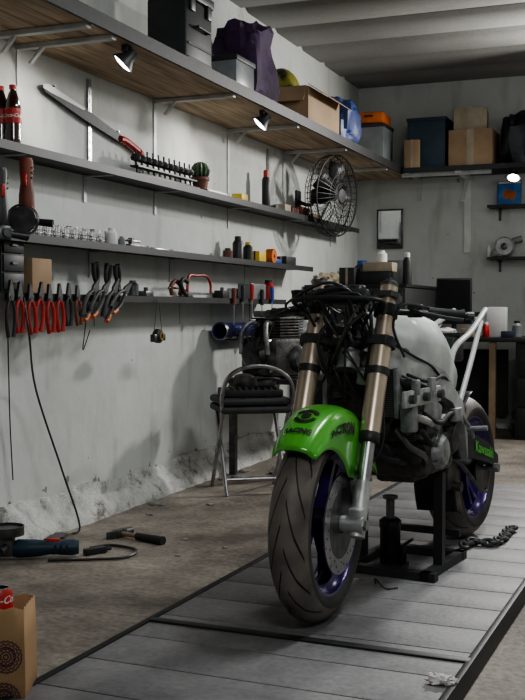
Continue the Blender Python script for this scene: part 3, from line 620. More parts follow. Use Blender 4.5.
for s in(-1,1):
    X=T((s*.071,0,.308))@RX
    o=S().lathe([(.108,-.0025),(.155,-.0025),(.155,.0025),(.108,.0025)],60,X,closed=True).build('brake_disc','steel',bike)
    mb=S()
    for q in range(36):
        th=2*PI*q/36; r=.12+.013*(q%3); mb.lathe([(1e-5,-.0032),(.0035,-.0032),(.0035,.0032),(1e-5,.0032)],8,X@T((r*math.cos(th),r*math.sin(th),0)))
    mb.build('drilled_holes','black',o)
    S().lathe([(.03,-.004),(.045,-.006),(.108,-.003),(.108,.003),(.045,.002),(.03,.004)],40,X,closed=True).build('disc_carrier','darkmetal',bike)
    S0=V((s*.118,.018,.30)); pt=lambda t,S0=S0:S0+D*t
    S().cyl(pt(.10),pt(.30),.0215,n=24).build('fork_slider','steel',bike)
    S().cyl(pt(-.035),pt(.14),.027,.025,n=24).cyl(V((s*.07,.0,.308)),V((s*.145,.0,.308)),.026,n=20).box(pt(.02)+V((0,-.012,0)),(.045,.055,.08),bev=.008).build('fork_foot','alu',bike)
    S().lathe([(.031,0),(.034,.005),(.034,.03),(.031,.035)],24,T(pt(.265))@QD).build('fork_seal','black',bike)
    S().cyl(pt(.28),pt(.585),.0325,.0335,n=28).cyl(pt(.585),pt(.80),.029,n=28).build('fork_tube','gold',bike)
    S().lathe([(.030,0),(.030,.012),(.022,.018),(.012,.02),(.012,.03),(.008,.032)],20,T(pt(.797))@QD).build('fork_cap','darkmetal',bike)
    o=S().box((s*.094,.105,.40),(.045,.05,.105),Euler((rad(30),0,0)).to_matrix(),bev=.01).box((s*.112,.10,.41),(.03,.04,.06),Euler((rad(30),0,0)).to_matrix(),bev=.006).build('brake_caliper','castalu',bike)
    for yy,zz in ((.115,.43),(.09,.385)): S().cyl((s*.117,yy,zz),(s*.132,yy,zz),.006,n=8).build('caliper_bolt','steel',o)
    S().tube([(s*.09,.14,.44),(s*.140,.18,.52),(s*.135,.22,.62),(s*.09,.29,.74),(s*.05,.30,.86)],.0045,6).build('brake_hose','black',bike)
    p=pt(.71)
    S().lathe([(.029,-.02),(.040,-.018),(.040,.018),(.029,.02)],24,T(p)@QD,closed=True).build('bar_clamp','blackgloss',bike)
    S().lathe([(.032,-.012),(.037,-.012),(.037,.012),(.032,.012)],24,T(pt(.50))@QD,closed=True).build('fork_clip','black',bike)
    e=V((s*.35,.44,.945)); q=V((s*.14,.32,.965))
    S().cyl(p+V((s*.02,.01,0)),e,.011,n=14).build('handlebar','black',bike)
    f=lambda u:q.lerp(e,u)
    S().lathe([(.019,0),(.0185,.005),(.0165,.02),(.0165,.11),(.02,.118),(.02,.122)],20,T(f(.45))@(e-q).to_track_quat('Z','Y').to_matrix().to_4x4()).build('grip','rubber',bike)
    S().cyl(e,e+(e-q).normalized()*.022,.013,.016,n=14).build('bar_end','darkmetal',bike)
    S().box(f(.28),(.05,.04,.045),bev=.008).build('switch_block','black',bike)
    S().tube([f(.25)+V((0,-.03,0)),f(.4)+V((0,-.06,0)),f(.7)+V((0,-.065,-.01)),f(1)+V((0,-.05,-.015))],.0055,8,flat=1.4).build('lever','darkmetal' if s>0 else 'blackgloss',bike)
S().cyl((-.150,0,.308),(.150,0,.308),.011,n=16).cyl((.145,0,.308),(.155,0,.308),.017,n=6).build('front_axle','steel',bike)
for tt,nm,m in ((.60,'lower_triple_clamp','dark'),(.76,'upper_triple_clamp','darkmetal')):
    c=V((0,.018,.3))+D*tt; X=T(c)@QD
    S().prism([(-.160,-.02),(-.140,-.042),(-.08,-.038),(-.04,.0),(.04,.0),(.08,-.038),(.140,-.042),(.160,-.02),(.160,.02),(.135,.040),(.05,.065),(-.05,.065),(-.135,.040),(-.160,.02)],.030 if tt<.65 else .018,X).build(nm,m,bike)
S().lathe([(.018,0),(.018,.03),(.012,.035)],6,T(A0+D*.755)).build('stem_nut','chrome',bike)
S().box((0,.33,1.03),(.06,.05,.03),bev=.01).build('ignition_switch','black',bike)
S().lathe([(.02,0),(.022,.03),(.024,.03),(.024,.04),(.01,.043)],20,T((-.2,.31,.985))).build('fluid_reservoir','blackgloss',bike)
S().tube([(-.13,.22,.95),(-.15,.14,.99),(-.05,.11,1.0),(.05,.11,1.0),(.15,.14,.99),(.13,.22,.95)],.007,8).tube([(-.05,.11,1.0),(-.03,.24,.88)],.007,8).tube([(.05,.11,1.0),(.03,.24,.88)],.007,8).build('fairing_bracket','black',bike)
o=S().box((.0,.20,1.005),(.18,.05,.04),Euler((rad(-30),0,0)).to_matrix(),bev=.012).build('instrument_cluster','black',bike)
for x in(-.05,.0,.05): S().lathe([(1e-5,0),(.020,0),(.023,.01),(.020,.012)],20,T((x,.215,1.022))@Matrix.Rotation(rad(-25),4,'X')).build('dial','darkmetal',o)
# fender
RFn=.352; TA,TB=46,160
def fpt(s,th):
    pr=[(0,0),(.034,-.003),(.062,-.013),(.078,-.032),(.087,-.08),(.090,-.22)]
    a=min(4.9999,abs(s)*5); i=int(a); f=a-i
    x=pr[i][0]+(pr[i+1][0]-pr[i][0])*f; dr=pr[i][1]+(pr[i+1][1]-pr[i][1])*f
    u=(th-TA)/(TB-TA); u=min(1,max(0,u))
    k=min(1,.03+1.05*math.sin(PI*min(1,u*.92+.02))**2)
    if dr<-.032: dr=-.032+(dr+.032)*k
    ww=.74+.26*min(1,(u*3)**.6)
    r=RFn+dr+.004*math.sin(PI*u)+.016*u
    t_=rad(th); return V((math.copysign(x*ww,s),-math.cos(t_)*r,.305+math.sin(t_)*r))
def fn(s,th,off):
    p=fpt(s,th); a=fpt(s+.01,th)-fpt(s-.01,th); b=fpt(s,th+1)-fpt(s,th-1)
    n=a.cross(b); n=n.normalized() if n.length>0 else V((0,0,1))
    if n.dot(V((p.x*2,p.y,p.z-.305)))<0: n=-n
    return ST@(p+n*off)
mb=S(); mb.loft([[fpt(-1+2*j/30,TA+(TB-TA)*i/34) for j in range(31)] for i in range(35)],False,False)
fen=mb.build('front_fender','green',bike,solid=.004,ang=60)
text('ACTION',.060,lambda v:fn(.75-v.y/.045*.13,83+v.x/.36*57.3,.0065),'lettering','ink',fen,shear=.3,bold=.003)
text('RACING',.026,lambda v:fn(v.x/.17+.0,58+v.y/.345*57.3,.0055),'lettering','ink',fen,bold=.0014)
for r0,r1,a0,a1 in ((.0,.012,0,360),(.020,.030,20,160),(.020,.030,200,340)):
    mb=MB()
    n=32; v=[fn(rr2*1.3*math.cos(rad(a0+(a1-a0)*i/n))/.17+.0,71+rr2*1.3*math.sin(rad(a0+(a1-a0)*i/n))/.345*57.3,.0055) for rr2 in (r0,r1) for i in range(n+1)]
    mb.raw(v,[[i,i+1,n+2+i,n+1+i] for i in range(n)])
    mb.build('round_emblem','ink',fen,weld=1e-7)
def radi(u,w,z): return V((u*.12,.36+.02*(1-u*u)+w,z))
MB().loft([[radi(-1+2*i/10,w,z) for w,z in ((-.015,.60),(.015,.60),(.015,.76),(-.015,.76))] for i in range(11)]).build('radiator','fins',bike)
for s in(-1,1): MB().box((s*.13,.365,.68),(.02,.04,.17),bev=.006).build('radiator_tank','castalu',bike)
MB().tube([(.13,.37,.72),(.16,.42,.70),(.14,.5,.66),(.10,.55,.62)],.016,12).build('radiator_hose','rubber',bike)
MB().tube([(-.13,.37,.62),(-.16,.42,.58),(-.12,.5,.55)],.016,12).build('radiator_hose','rubber',bike)
for s in(-1,1):
    pts=[((.04,.32,.84),.065),((.11,.40,.80),.06),((.155,.52,.74),.045),((.16,.78,.66),.042),((.14,.96,.57),.055),((.13,1.03,.44),.07)]
    R=[]
    for (x,y,z),h in pts: R.append([V((s*x-.018,y,z-h)),V((s*x+.018,y,z-h)),V((s*x+.018,y,z+h*.6)),V((s*x-.018,y,z+h*.6))])
    MB().loft(R).build('frame_spar','alu',bike,ang=50)
MB().cyl(A0+V((0,.0,0))+D*.5,A0+D*.74,.038,n=24).build('steering_head','castalu',bike)
# angular tank running down to the rear frame
R=[]
for y,w,zb,zt_ in ((.36,.06,.86,.91),(.40,.12,.80,.94),(.50,.16,.755,.955),(.62,.175,.73,.96),(.76,.17,.70,.94),(.88,.145,.67,.885),(.98,.12,.64,.83),(1.07,.10,.63,.78),(1.12,.06,.64,.74)):
    R.append([(w*a,y,zb+(zt_-zb)*b) for a,b in ((.0,1),(.45,.98),(.75,.88),(.97,.62),(1,.45),(.92,.15),(.7,0),(-.7,0),(-.92,.15),(-1,.45),(-.97,.62),(-.75,.88),(-.45,.98))])
MB().loft(R).build('fuel_tank','whitepaint',bike,ang=28)
MB().lathe([(.045,0),(.045,.012),(.03,.016),(1e-5,.016)],28,T((0,.6,.958))).build('filler_cap','steel',bike)
MB().box((0,.60,.60),(.34,.18,.10),Euler((rad(-22),0,0)).to_matrix(),bev=.012).build('cylinder_head','castalu',bike)
MB().box((0,.63,.52),(.32,.17,.10),Euler((rad(-22),0,0)).to_matrix(),bev=.01).build('cylinder_block','grime',bike)
MB().box((0,.72,.44),(.30,.30,.15),bev=.03).box((0,.88,.49),(.24,.20,.14),bev=.03).build('crankcase','grime',bike)
MB().box((0,.72,.36),(.16,.16,.05),bev=.02).build('oil_pan','grime',bike)
o=MB().lathe([(1e-5,.035),(.045,.033),(.06,.02),(.066,0)],32,T((.15,.68,.45))@RX).build('generator_cover','castalu',bike)
for q in range(7): MB().cyl((.15,.68+.060*math.cos(q*.9),.45+.060*math.sin(q*.9)),(.172,.68+.060*math.cos(q*.9),.45+.060*math.sin(q*.9)),.006,n=8).build('cover_bolt','steel',o)
MB().lathe([(1e-5,.03),(.04,.028),(.055,.012),(.06,0)],28,T((.13,.86,.47))@RX).build('sprocket_cover','grime',bike)
for x in(-.12,-.04,.04,.12):
    MB().cyl((x,.51,.57),(x,.46,.55),.022,.024,n=16).build('exhaust_port','steel',bike)
    MB().cyl((x,.70,.66),(x,.78,.73),.027,.03,n=16).box((x+.0,.75,.69),(.055,.04,.05),bev=.006).build('carburetor','alu',bike)
MB().box((.195,.42,.665),(.014,.34,.055),bev=.004).build('frame_bracket','alu',bike)
for yy in (.29,.42,.56): MB().cyl((.193,yy,.665),(.220,yy,.665),.015,n=14).build('bracket_bolt','darkmetal',bike)
for yy in (.35,.50): MB().box((.20,yy,.70),(.02,.04,.05),bev=.004).build('bracket_lug','castalu',bike)
MB().box((.17,.36,.60),(.05,.05,.10),bev=.01).build('thermostat','castalu',bike)
MB().tube([(.17,.40,.60),(.18,.48,.58),(.17,.56,.56)],.014,10).build('coolant_pipe','alu',bike)
for k,pts in enumerate(([(.16,.38,.74),(.19,.50,.71),(.185,.66,.72),(.16,.80,.68)],[(.17,.50,.60),(.19,.60,.56),(.18,.74,.58),(.16,.90,.56)],[(.10,.36,.86),(.16,.44,.80),(.18,.56,.76),(.17,.70,.70)],[(.18,.44,.55),(.185,.52,.50),(.17,.60,.52)],[(.15,.88,.60),(.18,.80,.54),(.17,.76,.46),(.15,.80,.40)],[(.12,.36,.56),(.16,.38,.50),(.17,.48,.46),(.14,.58,.42)],[(.02,.36,.56),(.06,.34,.48),(.10,.44,.44),(.08,.56,.42)])):
    MB().tube(pts,(.006,.008,.005,.009,.006,.012,.010)[k],8).build('engine_hose','rubber' if k!=5 else 'darkmetal',bike)
MB().box((.175,.82,.57),(.03,.07,.05),bev=.006).build('cable_bracket','castalu',bike)
MB().lathe([(.03,0),(.034,.005),(.034,.07),(.03,.075)],20,T((.04,.50,.47))@Matrix.Rotation(PI/2,4,'X')).build('oil_filter','dark',bike)
MB().box((.0,.52,.53),(.26,.02,.05)).build('oil_cooler','fins',bike)
MB().sph((.10,.46,.80),(.04,.06,.05),18).build('ignition_coil','dark',bike)
MB().box((-.12,.5,.8),(.06,.12,.07),bev=.01).build('relay_box','black',bike)
for s in(-1,1):
    R=[]
    for (x,y,z),h in (((.10,1.0,.43),.05),((.125,1.12,.42),.05),((.128,1.30,.375),.042),((.126,1.45,.315),.028)):
        R.append([V((s*x-.016,y,z-h)),V((s*x+.016,y,z-h)),V((s*x+.016,y,z+h)),V((s*x-.016,y,z+h))])
    o=MB().loft(R).build('swingarm','dark',bike,ang=50)
    if s>0: text('Kawasaki',.062,lambda v:V((.1465,1.25+v.x,.388-v.x*.25+v.y)),'lettering','greentext',o,bold=.001)
MB().box((0,1.03,.42),(.24,.06,.07),bev=.01).build('swingarm_pivot','darkmetal',bike)
MB().box((.06,1.02,.32),(.06,.10,.12),bev=.012).cyl((.03,1.03,.27),(.12,1.03,.27),.02,n=14).build('suspension_linkage','grime',bike)
MB().cyl((-.16,1.38,.30),(.16,1.38,.30),.012,n=16).cyl((.145,1.38,.30),(.165,1.38,.30),.02,n=6).build('rear_axle','steel',bike)
pts=[];n=44
for i in range(n*2):
    a=2*PI*i/(n*2); r=.100 if i%2 else .093; pts.append((r*math.cos(a),r*math.sin(a)))
MB().prism(pts,.006,T((.092,1.38,.30))@RX).build('rear_sprocket','darkmetal',bike)
MB().tube([(.092,.88,.50),(.092,1.1,.46),(.092,1.38,.402),(.092,1.45,.375),(.092,1.48,.30),(.092,1.45,.225),(.092,1.38,.198),(.092,1.1,.35),(.092,.88,.42),(.092,.845,.46)],.009,6,True).build('drive_chain','darkmetal',bike)
MB().loft([[(x,1.38-(.330)*math.cos(rad(a)),.30+.330*math.sin(rad(a))) for x in(-.085,-.075,-.03,.03,.075,.085)] for a in range(-25,80,6)],False,False).build('rear_hugger','black',bike,solid=.004)
MB().cyl((-.05,1.05,.45),(-.02,1.02,.72),.018,n=14).build('shock_absorber','darkmetal',bike)
MB().tube([(-.02+.03*math.cos(i*.7),1.05-.03*i/60+.03*math.sin(i*.7),.47+.22*i/60) for i in range(60)],.005,6,k=1).build('shock_spring','red',bike)
for s in(-1,1):
    MB().tube([(s*.11,.94,.66),(s*.11,1.0,.80),(s*.10,1.25,.87),(s*.07,1.55,.96)],.012,10).build('subframe_tube','bracket',bike)
    MB().tube([(s*.12,.98,.55),(s*.11,1.2,.74),(s*.09,1.42,.91)],.011,10).build('subframe_brace','bracket',bike)
    MB().tube([(s*.15,.94,.56),(s*.17,1.0,.50),(s*.165,1.04,.46)],.009,8).cyl((s*.16,.99,.50),(s*.24,.99,.505),.010,n=10).build('footpeg_bracket','castalu',bike)
MB().box((0,1.28,.86),(.14,.16,.012)).build('subframe_plate','dark',bike)
MB().box((0,1.5,.94),(.12,.03,.02)).build('tail_bracket','dark',bike)
MB().box((0,1.22,.80),(.12,.12,.10),bev=.01).build('battery','black',bike)
random.seed(11)
for k in range(17):
    x=random.uniform(-.10,.10); p0_=V((x,random.uniform(.16,.30),random.uniform(.93,1.03))); p3=V((random.uniform(-.06,.06),random.uniform(.34,.44),random.uniform(.66,.86)))
    p1_=p0_+V((random.uniform(-.05,.05),random.uniform(-.04,.02),random.uniform(-.12,.02))); p2_=p3+V((random.uniform(-.03,.03),random.uniform(-.12,-.05),random.uniform(-.04,.1)))
    MB().tube([p0_,p1_,p2_,p3],random.choice((.0035,.005,.0065)),6).build('wiring_cable',random.choice(('black','rubber','dark','grime')),bike)
for k in range(4):
    MB().tube([(-.25+.06*k,.36,.96),(-.2+.05*k,.22-.03*k,.99),(-.02+.05*k,.17,1.05-.02*k),(.06,.24,.98-.03*k),(.04,.36,.84)],.0045,6).build('control_cable','black',bike)
MB().tube([(.24,.38,.96),(.2,.25,.97),(.17,.24,.90),(.15,.38,.80)],.0045,6).build('control_cable','black',bike)
MB().tube([(-.02,.17,.93),(-.05,.14,.86),(-.04,.2,.74),(.02,.3,.66)],.006,6).build('control_cable','black',bike)
for p,s_,m_ in (((-.05,.28,.80),(.06,.06,.05),'black'),((.04,.30,.74),(.05,.05,.05),'castalu'),((-.02,.25,.90),(.08,.05,.035),'black'),((.07,.27,.84),(.03,.04,.03),'white')):
    MB().box(p,s_,Euler((.3,.2,.4)).to_matrix(),bev=.006).build('wiring_connector',m_,bike)

# ---------------- stand, jack, chain
def bk(x,y,z=0): 
    a=-rad(7.45); return V((B.x+x*math.cos(a)-y*math.sin(a),B.y+x*math.sin(a)+y*math.cos(a),PZ+z))
t=thing('lift_stand','black welded steel stand holding up the motorcycle engine','stand',tuple(bk(-.03,.80)),rz=-rad(7.45))
MB().box((.15,.0,.016),(.035,.42,.03)).box((-.15,.0,.016),(.035,.42,.03)).box((0,-.19,.016),(.38,.04,.03)).box((0,.19,.016),(.34,.04,.03)).build('base','dark',t)
MB().box((.15,-.05,.20),(.034,.034,.34)).build('post','black',t)
MB().box((-.15,-.05,.19),(.026,.026,.32)).build('post','black',t)
MB().box((0,.19,.10),(.30,.025,.025)).build('cross_bar','black',t)
p=bk(-.06,.72); t=thing('bottle_jack','black hydraulic bottle jack standing under the motorcycle','jack',tuple(p))
MB().box((0,0,.01),(.12,.11,.02),bev=.004).build('base','black',t); MB().lathe([(.038,.02),(.038,.15),(.041,.155),(.041,.18),(.028,.19)],24).cyl((.05,0,.02),(.05,0,.09),.013).build('cylinder','blackgloss',t)
MB().cyl((0,0,.18),(0,0,.27),.016).lathe([(.02,0),(.028,.004),(.028,.014),(.0,.016)],16,T((0,0,.258))).build('ram','darkmetal',t)
MB().cyl((.05,0,.09),(.09,-.02,.12),.006,n=8).build('pump_lever','darkmetal',t)
t=thing('chain','heavy black chain lying on the platform right of the rear wheel','chain',(0,0,0))
cp=catmull([P(462,546,'z',PZ+.018),P(474,541,'z',PZ+.018),P(490,543,'z',PZ+.018),P(502,538,'z',PZ+.018),P(508,531,'z',PZ+.018),P(514,527,'z',PZ+.018)],12)
pos=[cp[0]]
for q in cp[1:]:
    if (q-pos[-1]).length>=.034: pos.append(q)
for i in range(len(pos)-1):
    a,b=pos[i],pos[i+1]; d_=(b-a).normalized(); s1=V((-d_.y,d_.x,0)); s2=V((0,0,1)); w_=(s1 if i%2 else (s1*.6+s2*.4)).normalized(); c_=(a+b)/2
    MB().tube([c_+d_*.026*math.cos(u)+w_*.016*math.sin(u) for u in [2*PI*j/12 for j in range(12)]],.008,6,True,2).build('link','dark',t)
g=P(385,590,'z',PZ); tag(MB().tube([g+V((-.05,.06,.004)),g+V((-.04,.02,.03)),g+V((0,0,.006)),g+V((.04,.02,.006))],.003,6).build('thin_wire','dark'),'thin bent wire lying on the platform right of the front wheel','wire')

# ---------------- stool, engine, blue tube at the wall
sp=P(250,490,'z',0); t=thing('folding_stool','folding metal tube stool with curved back rail and dark padded seat','stool',(sp.x,sp.y,0),rz=rad(35))
for s in(-1,1):
    MB().tube([(s*.17,-.18,.0),(s*.17,.15,.50)],.011,10,k=1).build('leg','steel',t)
    MB().tube([(s*.185,.18,.0),(s*.185,-.14,.44)],.011,10,k=1).build('leg','steel',t)
MB().tube([(-.185,-.14,.44),(-.20,-.20,.56),(-.17,-.24,.66),(-.08,-.26,.71),(.05,-.26,.71),(.16,-.24,.65),(.20,-.20,.55),(.185,-.14,.44)],.012,10).build('back_rail','steel',t)
MB().tube([(-.17,-.10,.08),(.17,-.10,.08)],.009,8,k=1).build('stretcher','steel',t)
for z,m in ((.47,'stoolpad'),(.515,'dark')): MB().box((0,0,z),(.40,.36,.042),bev=.018).build('seat_pad',m,t)
t=thing('part_box','flat dark ribbed case lying on the stool seat','case',(sp.x,sp.y,.538),rz=rad(30))
MB().box((0,0,.02),(.34,.26,.04),bev=.008).build('body','dark',t)
for k in range(9): MB().box((-.14+k*.035,0,.044),(.012,.24,.010)).build('rib','darkmetal',t)
t=thing('motor_part','dark round motor part lying on the ribbed case on the stool','motor part',(sp.x+.02,sp.y+.02,.589),rz=rad(20))
MB().lathe([(1e-5,0),(.05,0),(.06,.02),(.055,.06),(.03,.07),(1e-5,.072)],24,T((-.06,0,0))).build('housing','grime',t); MB().box((.05,.0,.025),(.14,.08,.05),bev=.01).build('flange','grime',t); MB().tube([(.02,-.04,.04),(.10,-.08,.05),(.14,.0,.04)],.008,8).build('hose','rubber',t)
TZ=.60
tp=V((.34,yw(262,.34)+.62,0)); t=thing('side_table','low dark workbench against the wall behind the stool','table',tuple(tp)); 
MB().box((0,0,TZ-.015),(.46,1.3,.03)).build('tabletop','shelfblack',t)
for sx in(-1,1):
    for sy in(-1,1): MB().box((sx*.20,sy*.60,(TZ-.03)/2),(.04,.04,TZ-.03)).build('leg','darkmetal',t)
ty=tp.y-.65
t=thing('engine','grimy dark motorcycle engine with metal covers on the workbench','engine',(.36,ty+.20,TZ),rz=rad(-20))
MB().box((0,0,.13),(.30,.32,.24),bev=.03).build('crankcase','grime',t)
MB().lathe([(1e-5,.05),(.07,.045),(.10,.02),(.105,0)],32,T((-.03,-.15,.15))@Matrix.Rotation(PI/2,4,'X')).build('clutch_cover','darkmetal',t)
MB().lathe([(1e-5,.05),(.06,.045),(.08,.02),(.085,0)],32,T((.14,.04,.12))@RX).build('generator_cover','darkmetal',t)
for k in range(7): MB().box((0,.02,.26+k*.018),(.24,.22,.009),bev=.002).build('cooling_fin','grime',t)
MB().box((0,.02,.31),(.20,.18,.12)).build('cylinder','grime',t)
MB().box((0,.02,.395),(.23,.2,.04),bev=.01).build('head_cover','castalu',t)
for s in(-1,1): MB().tube([(s*.06,-.09,.33),(s*.07,-.16,.34),(s*.10,-.2,.27),(s*.11,-.19,.15)],.015,10).build('intake_pipe','castalu',t)
for k,(x,z) in enumerate(((-.1,.23),(.1,.23),(-.12,.05),(.12,.05))): MB().cyl((x,-.158,z),(x,-.178,z),.011,n=6).build('bolt','steel',t)
for k in range(4): MB().tube([(-.1+.06*k,-.1,.35),(-.06+.05*k,-.2,.30-.03*k),(.02*k,-.22,.18),(.08-.03*k,-.19,.05+.03*k)],.006,6).build('cable','rubber',t)
zb=P(226,331,'x',.10).z; yb=yw(222,.10)
t=thing('metal_tube','thick shiny blue tube held on hooks against the left wall','tube',(.085,yb+.35,zb))
MB().lathe([(.044,-.35),(.05,-.35),(.05,.35),(.044,.35)],32,RY,closed=True).build('pipe','bluetube',t)
MB().lathe([(.05,-.355),(.056,-.35),(.056,-.33),(.05,-.325)],32,RY,closed=True).build('collar','steel',t)
for k,dy in enumerate((-.2,.2)):
    tag(MB().tube([(0,0,-.02),(.03,0,-.056),(.085,0,-.056),(.13,0,-.056),(.145,0,-.02)],.006,8).build('wall_hook','darkmetal'),['dark metal wall hook under the near end of the blue tube','dark metal wall hook under the far end of the blue tube'][k],'hook',(.0,yb+.35+dy,zb-.0))
t=thing('gear_set','loose silver gear cluster beside the engine on the workbench','gears',(.46,ty+.62,TZ))
for k,r in enumerate((.07,.05,.06,.035)):
    pts=[]; n=24
    for i in range(n*2): a=2*PI*i/(n*2); q=r if i%2 else r*.9; pts.append((q*math.cos(a),q*math.sin(a)))
    MB().prism(pts,.03,T((0,0,.016+k*.034))).build('gear',['steel','castalu','alu','steel'][k],t)
t=thing('parts_bin','silver ribbed metal canister behind the engine','canister',(.26,ty+.95,TZ)); MB().lathe([(.10,0),(.11,.01),(.11,.15),(.105,.16),(.11,.17),(.11,.32),(.09,.35)],28).build('body','castalu',t); MB().lathe([(.03,.35),(.03,.38),(.02,.385)],16).build('cap','black',t)

# ---------------- corner cabinet & clutter
t=thing('cabinet','tall dark cabinet in the corner behind the motorcycle','cabinet',(.42,8.35,0))
MB().box((0,0,.6),(.78,1.3,1.2),bev=.006).build('body','dark',t)
MB().box((0,0,1.203),(.80,1.32,.02)).build('top','shelfblack',t)
for x in(-.19,.19):
    o=MB().box((x,-.655,.6),(.36,.012,1.1),bev=.003).build('door','crate',t); MB().box((x*.2,-.668,.7),(.012,.015,.12)).build('handle','steel',o)
ZC=1.214
def onC(px,y): return (P(px,280,'y',y).x,y,ZC)
tag(MB().blob((0,0,.05),(.07,.20,.05),.4,2,12,flat=0).build('cloth_bundle','beige'),'pale rolled cloth bundle on the tall cabinet at the corner','cloth',(onC(328,8.1)[0],8.15,ZC))
carton('crate','flat black tray box on the corner cabinet','box',onC(378,7.95),(.26,.25,.10),'black',tape=None)
l=onC(380,7.95); carton('small_box','beige carton stacked on the flat black tray box','box',(l[0],l[1],ZC+.102),(.22,.2,.07),'beige',tape=None)
cup('tub','small white tub standing on the beige carton','tub',(l[0]+.01,l[1],ZC+.174),.045,.09,'white')
l=onC(411,7.9); cup('jar','slim dark bottle with white cap at the right edge of the corner cabinet','bottle',(l[0]-.03,l[1],ZC),.035,.24,'dark','white')
l=onC(350,7.85); carton('small_box','small dark box nearest the wall on the corner cabinet','box',(l[0],l[1],ZC),(.12,.18,.13),'dark')
l=onC(398,8.3); carton('small_box','grey box beside the slim dark bottle on the cabinet','box',(l[0],l[1],ZC),(.14,.2,.2),'greybox',tape=None)
l=onC(362,8.6); cup('tub','blue tub at the back of the corner cabinet','tub',(l[0],l[1],ZC),.07,.22,'navy','blue')
c=P(390,229,'y',BK-.012); t=thing('wall_mirror','small grey framed mirror hanging on the back wall','mirror',(c.x,BK-.013,c.z))
MB().box((0,0,0),(.235,.018,.35),bev=.003).build('frame','darkmetal',t); MB().box((0,-.0105,0),(.205,.004,.32)).build('glass','mirror',t)
for py,lb in ((205,'small dark shelf on the back wall holding the blue case'),(257,'small dark shelf on the back wall holding the silver engine part')):
    c=P(487,py,'y',BK-.2); t=thing('wall_shelf',lb,'shelf',(c.x,BK,c.z-.01)); MB().box((.3,-.1,0),(.6,.2,.02)).build('board','shelfblack',t)
    MB().box((.08,-.07,-.02),(.02,.13,.016)).box((.08,-.006,-.06),(.02,.012,.1)).build('bracket','darkmetal',t)
    if py==205: zA=c.z
    else: zB=c.z
x_=P(509,192,'y',BK-.1).x
t=thing('game_case','blue plastic game case standing on the small upper shelf','case',(x_,BK-.08,zA+.001),rot=(rad(-6),0,0))
MB().box((0,0,.105),(.20,.016,.21),bev=.002).build('case','blue',t); MB().box((0,-.0095,.095),(.185,.002,.17)).build('cover_print','skyblue',t); MB().box((0.0,-.011,.09),(.10,.002,.07),Euler((0,.3,0)).to_matrix()).build('cover_picture','orange',t)
MB().box((0,-.0095,.195),(.185,.002,.018)).build('title_band','white',t)
x_=P(505,245,'y',BK-.1).x; t=thing('engine_part','silver cast engine housing on the small lower shelf','engine part',(x_,BK-.1,zB+.001))
MB().lathe([(.03,-.05),(.07,-.05),(.085,-.03),(.085,.01),(.06,.04),(.035,.05)],28,T((0,0,.088))@RY,closed=True).build('housing','alu',t)
MB().cyl((.06,0,.13),(.14,0,.15),.028,.03,n=16).build('outlet','castalu',t); MB().box((-.06,0,.03),(.1,.09,.055),bev=.01).build('flange','castalu',t)
MB().lathe([(1e-5,-.052),(.028,-.045),(.03,-.02)],16,T((0,0,.088))@RY).build('impeller','darkmetal',t)
cup('glue_bottle','small white bottle beside the silver engine housing','bottle',(x_-.135,BK-.1,zB+.001),.018,.10,'white')
xd=P(428,340,'y',8.45).x; t=thing('desk','dark desk against the back wall under the small shelves','desk',(xd,8.45,0)); WD=1.25
zd=P(480,338,'y',8.15).z
MB().box((WD/2,.3,zd-.02),(WD,.70,.035),bev=.003).build('desktop','shelfblack',t)
MB().box((.05,.02,zd/2-.02),(.04,.04,zd-.04)).build('leg','dark',t)
MB().box((.52,.0,zd/2-.02),(.05,.05,zd-.04)).build('leg','wood',t)
o=MB().box((.95,.3,zd/2-.02),(.5,.64,zd-.04),bev=.004).build('pedestal','dark',t)
for k in range(3):
    MB().box((.95,-.028,.14+k*(zd-.1)/3),(.46,.014,(zd-.14)/3),bev=.003).build('drawer','crate',o)
MB().box((.3,.62,zd/2),(.5,.02,zd*.7)).build('back_panel','dark',t)
def onD(px,dy=.15): y=8.45+dy; return (P(px,330,'y',y).x,y,zd-.002)
l=onD(454,.3); t=thing('monitor','black computer monitor standing on the desk','monitor',l,rz=rad(8))
MB().box((0,0,.29),(.29,.03,.38),bev=.006).build('housing','black',t); MB().box((0,-.017,.295),(.26,.004,.34)).build('screen','screen',t); MB().cyl((0,.01,.01),(0,.01,.12),.02).build('neck','black',t); MB().lathe([(.10,0),(.10,.008),(.03,.014)],28).build('base','black',t)
l=onD(497,.2); carton('small_box','white box standing on the desk right of the monitor','box',l,(.15,.12,.24),'white',tape=None)
cup('bottle','blue bottle on the desk right of the monitor','bottle',onD(476,.1),.03,.16,'blue','white')
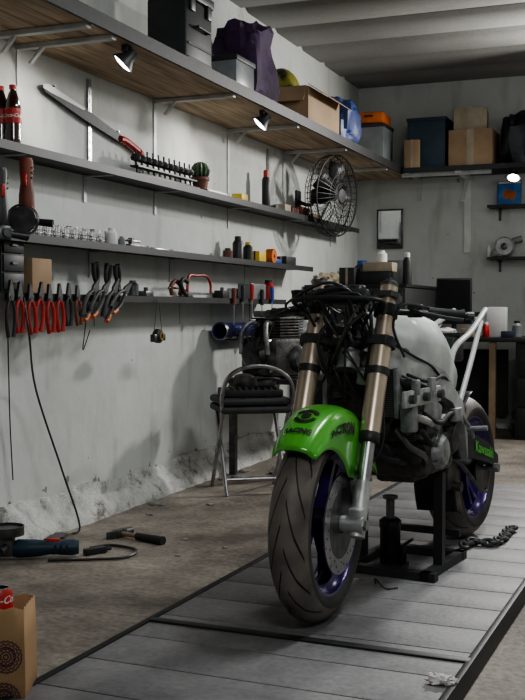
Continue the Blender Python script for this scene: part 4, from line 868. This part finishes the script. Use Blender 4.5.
cup('jar','small red jar on the desk beside the white box','jar',onD(486,.03),.028,.12,'red','white')
cup('jar','grey jar on the desk at the right edge of the frame','jar',onD(517,.1),.04,.13,'greybox','dark')
l=onD(468,.02); carton('small_box','small cardboard box on the desk before the monitor','box',l,(.10,.08,.07),'cardboard')
l=onD(508,.0); carton('small_box','low dark box on the desk before the white box','box',l,(.10,.08,.05),'navy',tape=None)
l=onD(438,.0); tag(MB().blob((0,0,.035),(.10,.08,.035),.3,2,21,flat=0).build('folded_cloth','white'),'white folded cloth on the left end of the desk','cloth',(l[0]+.04,l[1]+.04,l[2]))
# ---------------- lights
def area(loc,tgt,e,sx,sy,col=(1,1,1)):
    ld=bpy.data.lights.new('room_and_fill_light','AREA'); ld.shape='RECTANGLE'; ld.size=sx; ld.size_y=sy; ld.energy=e; ld.color=col
    o=bpy.data.objects.new('room_and_fill_light',ld); C.objects.link(o); o.location=loc; o.rotation_euler=(V(tgt)-V(loc)).to_track_quat('-Z','Y').to_euler()
def point(loc,e,r,col=(1,1,1)):
    ld=bpy.data.lights.new('fill_point','POINT'); ld.energy=e; ld.shadow_soft_size=r; ld.color=col
    o=bpy.data.objects.new('fill_point',ld); C.objects.link(o); o.location=loc
area((2.3,8.3,2.45),(.8,4.2,.9),80,.25,.25,(1,.98,.94))
area((2.6,4.0,2.95),(2.2,4.0,0),44,1.2,.25,(.97,1,1))
area((3.1,.4,2.4),(1.5,4.2,.4),26,1.0,.5,(.97,1,1))  # added fill from the camera side to brighten the bike's front
point((3.2,5.6,2.2),12,.10,(.98,1,.98))  # added unseen fill that lifts the ceiling, no bulb hangs there
point((3.0,8.0,1.9),5,.10,(1,.98,.95))  # added unseen fill for the dark back wall
w=bpy.data.worlds.new('world'); SC.world=w; w.use_nodes=True; w.node_tree.nodes['Background'].inputs[0].default_value=(.5,.55,.6,1); w.node_tree.nodes['Background'].inputs[1].default_value=.02
SC.view_settings.view_transform='AgX'
try: SC.view_settings.look='AgX - Medium High Contrast'
except Exception: pass
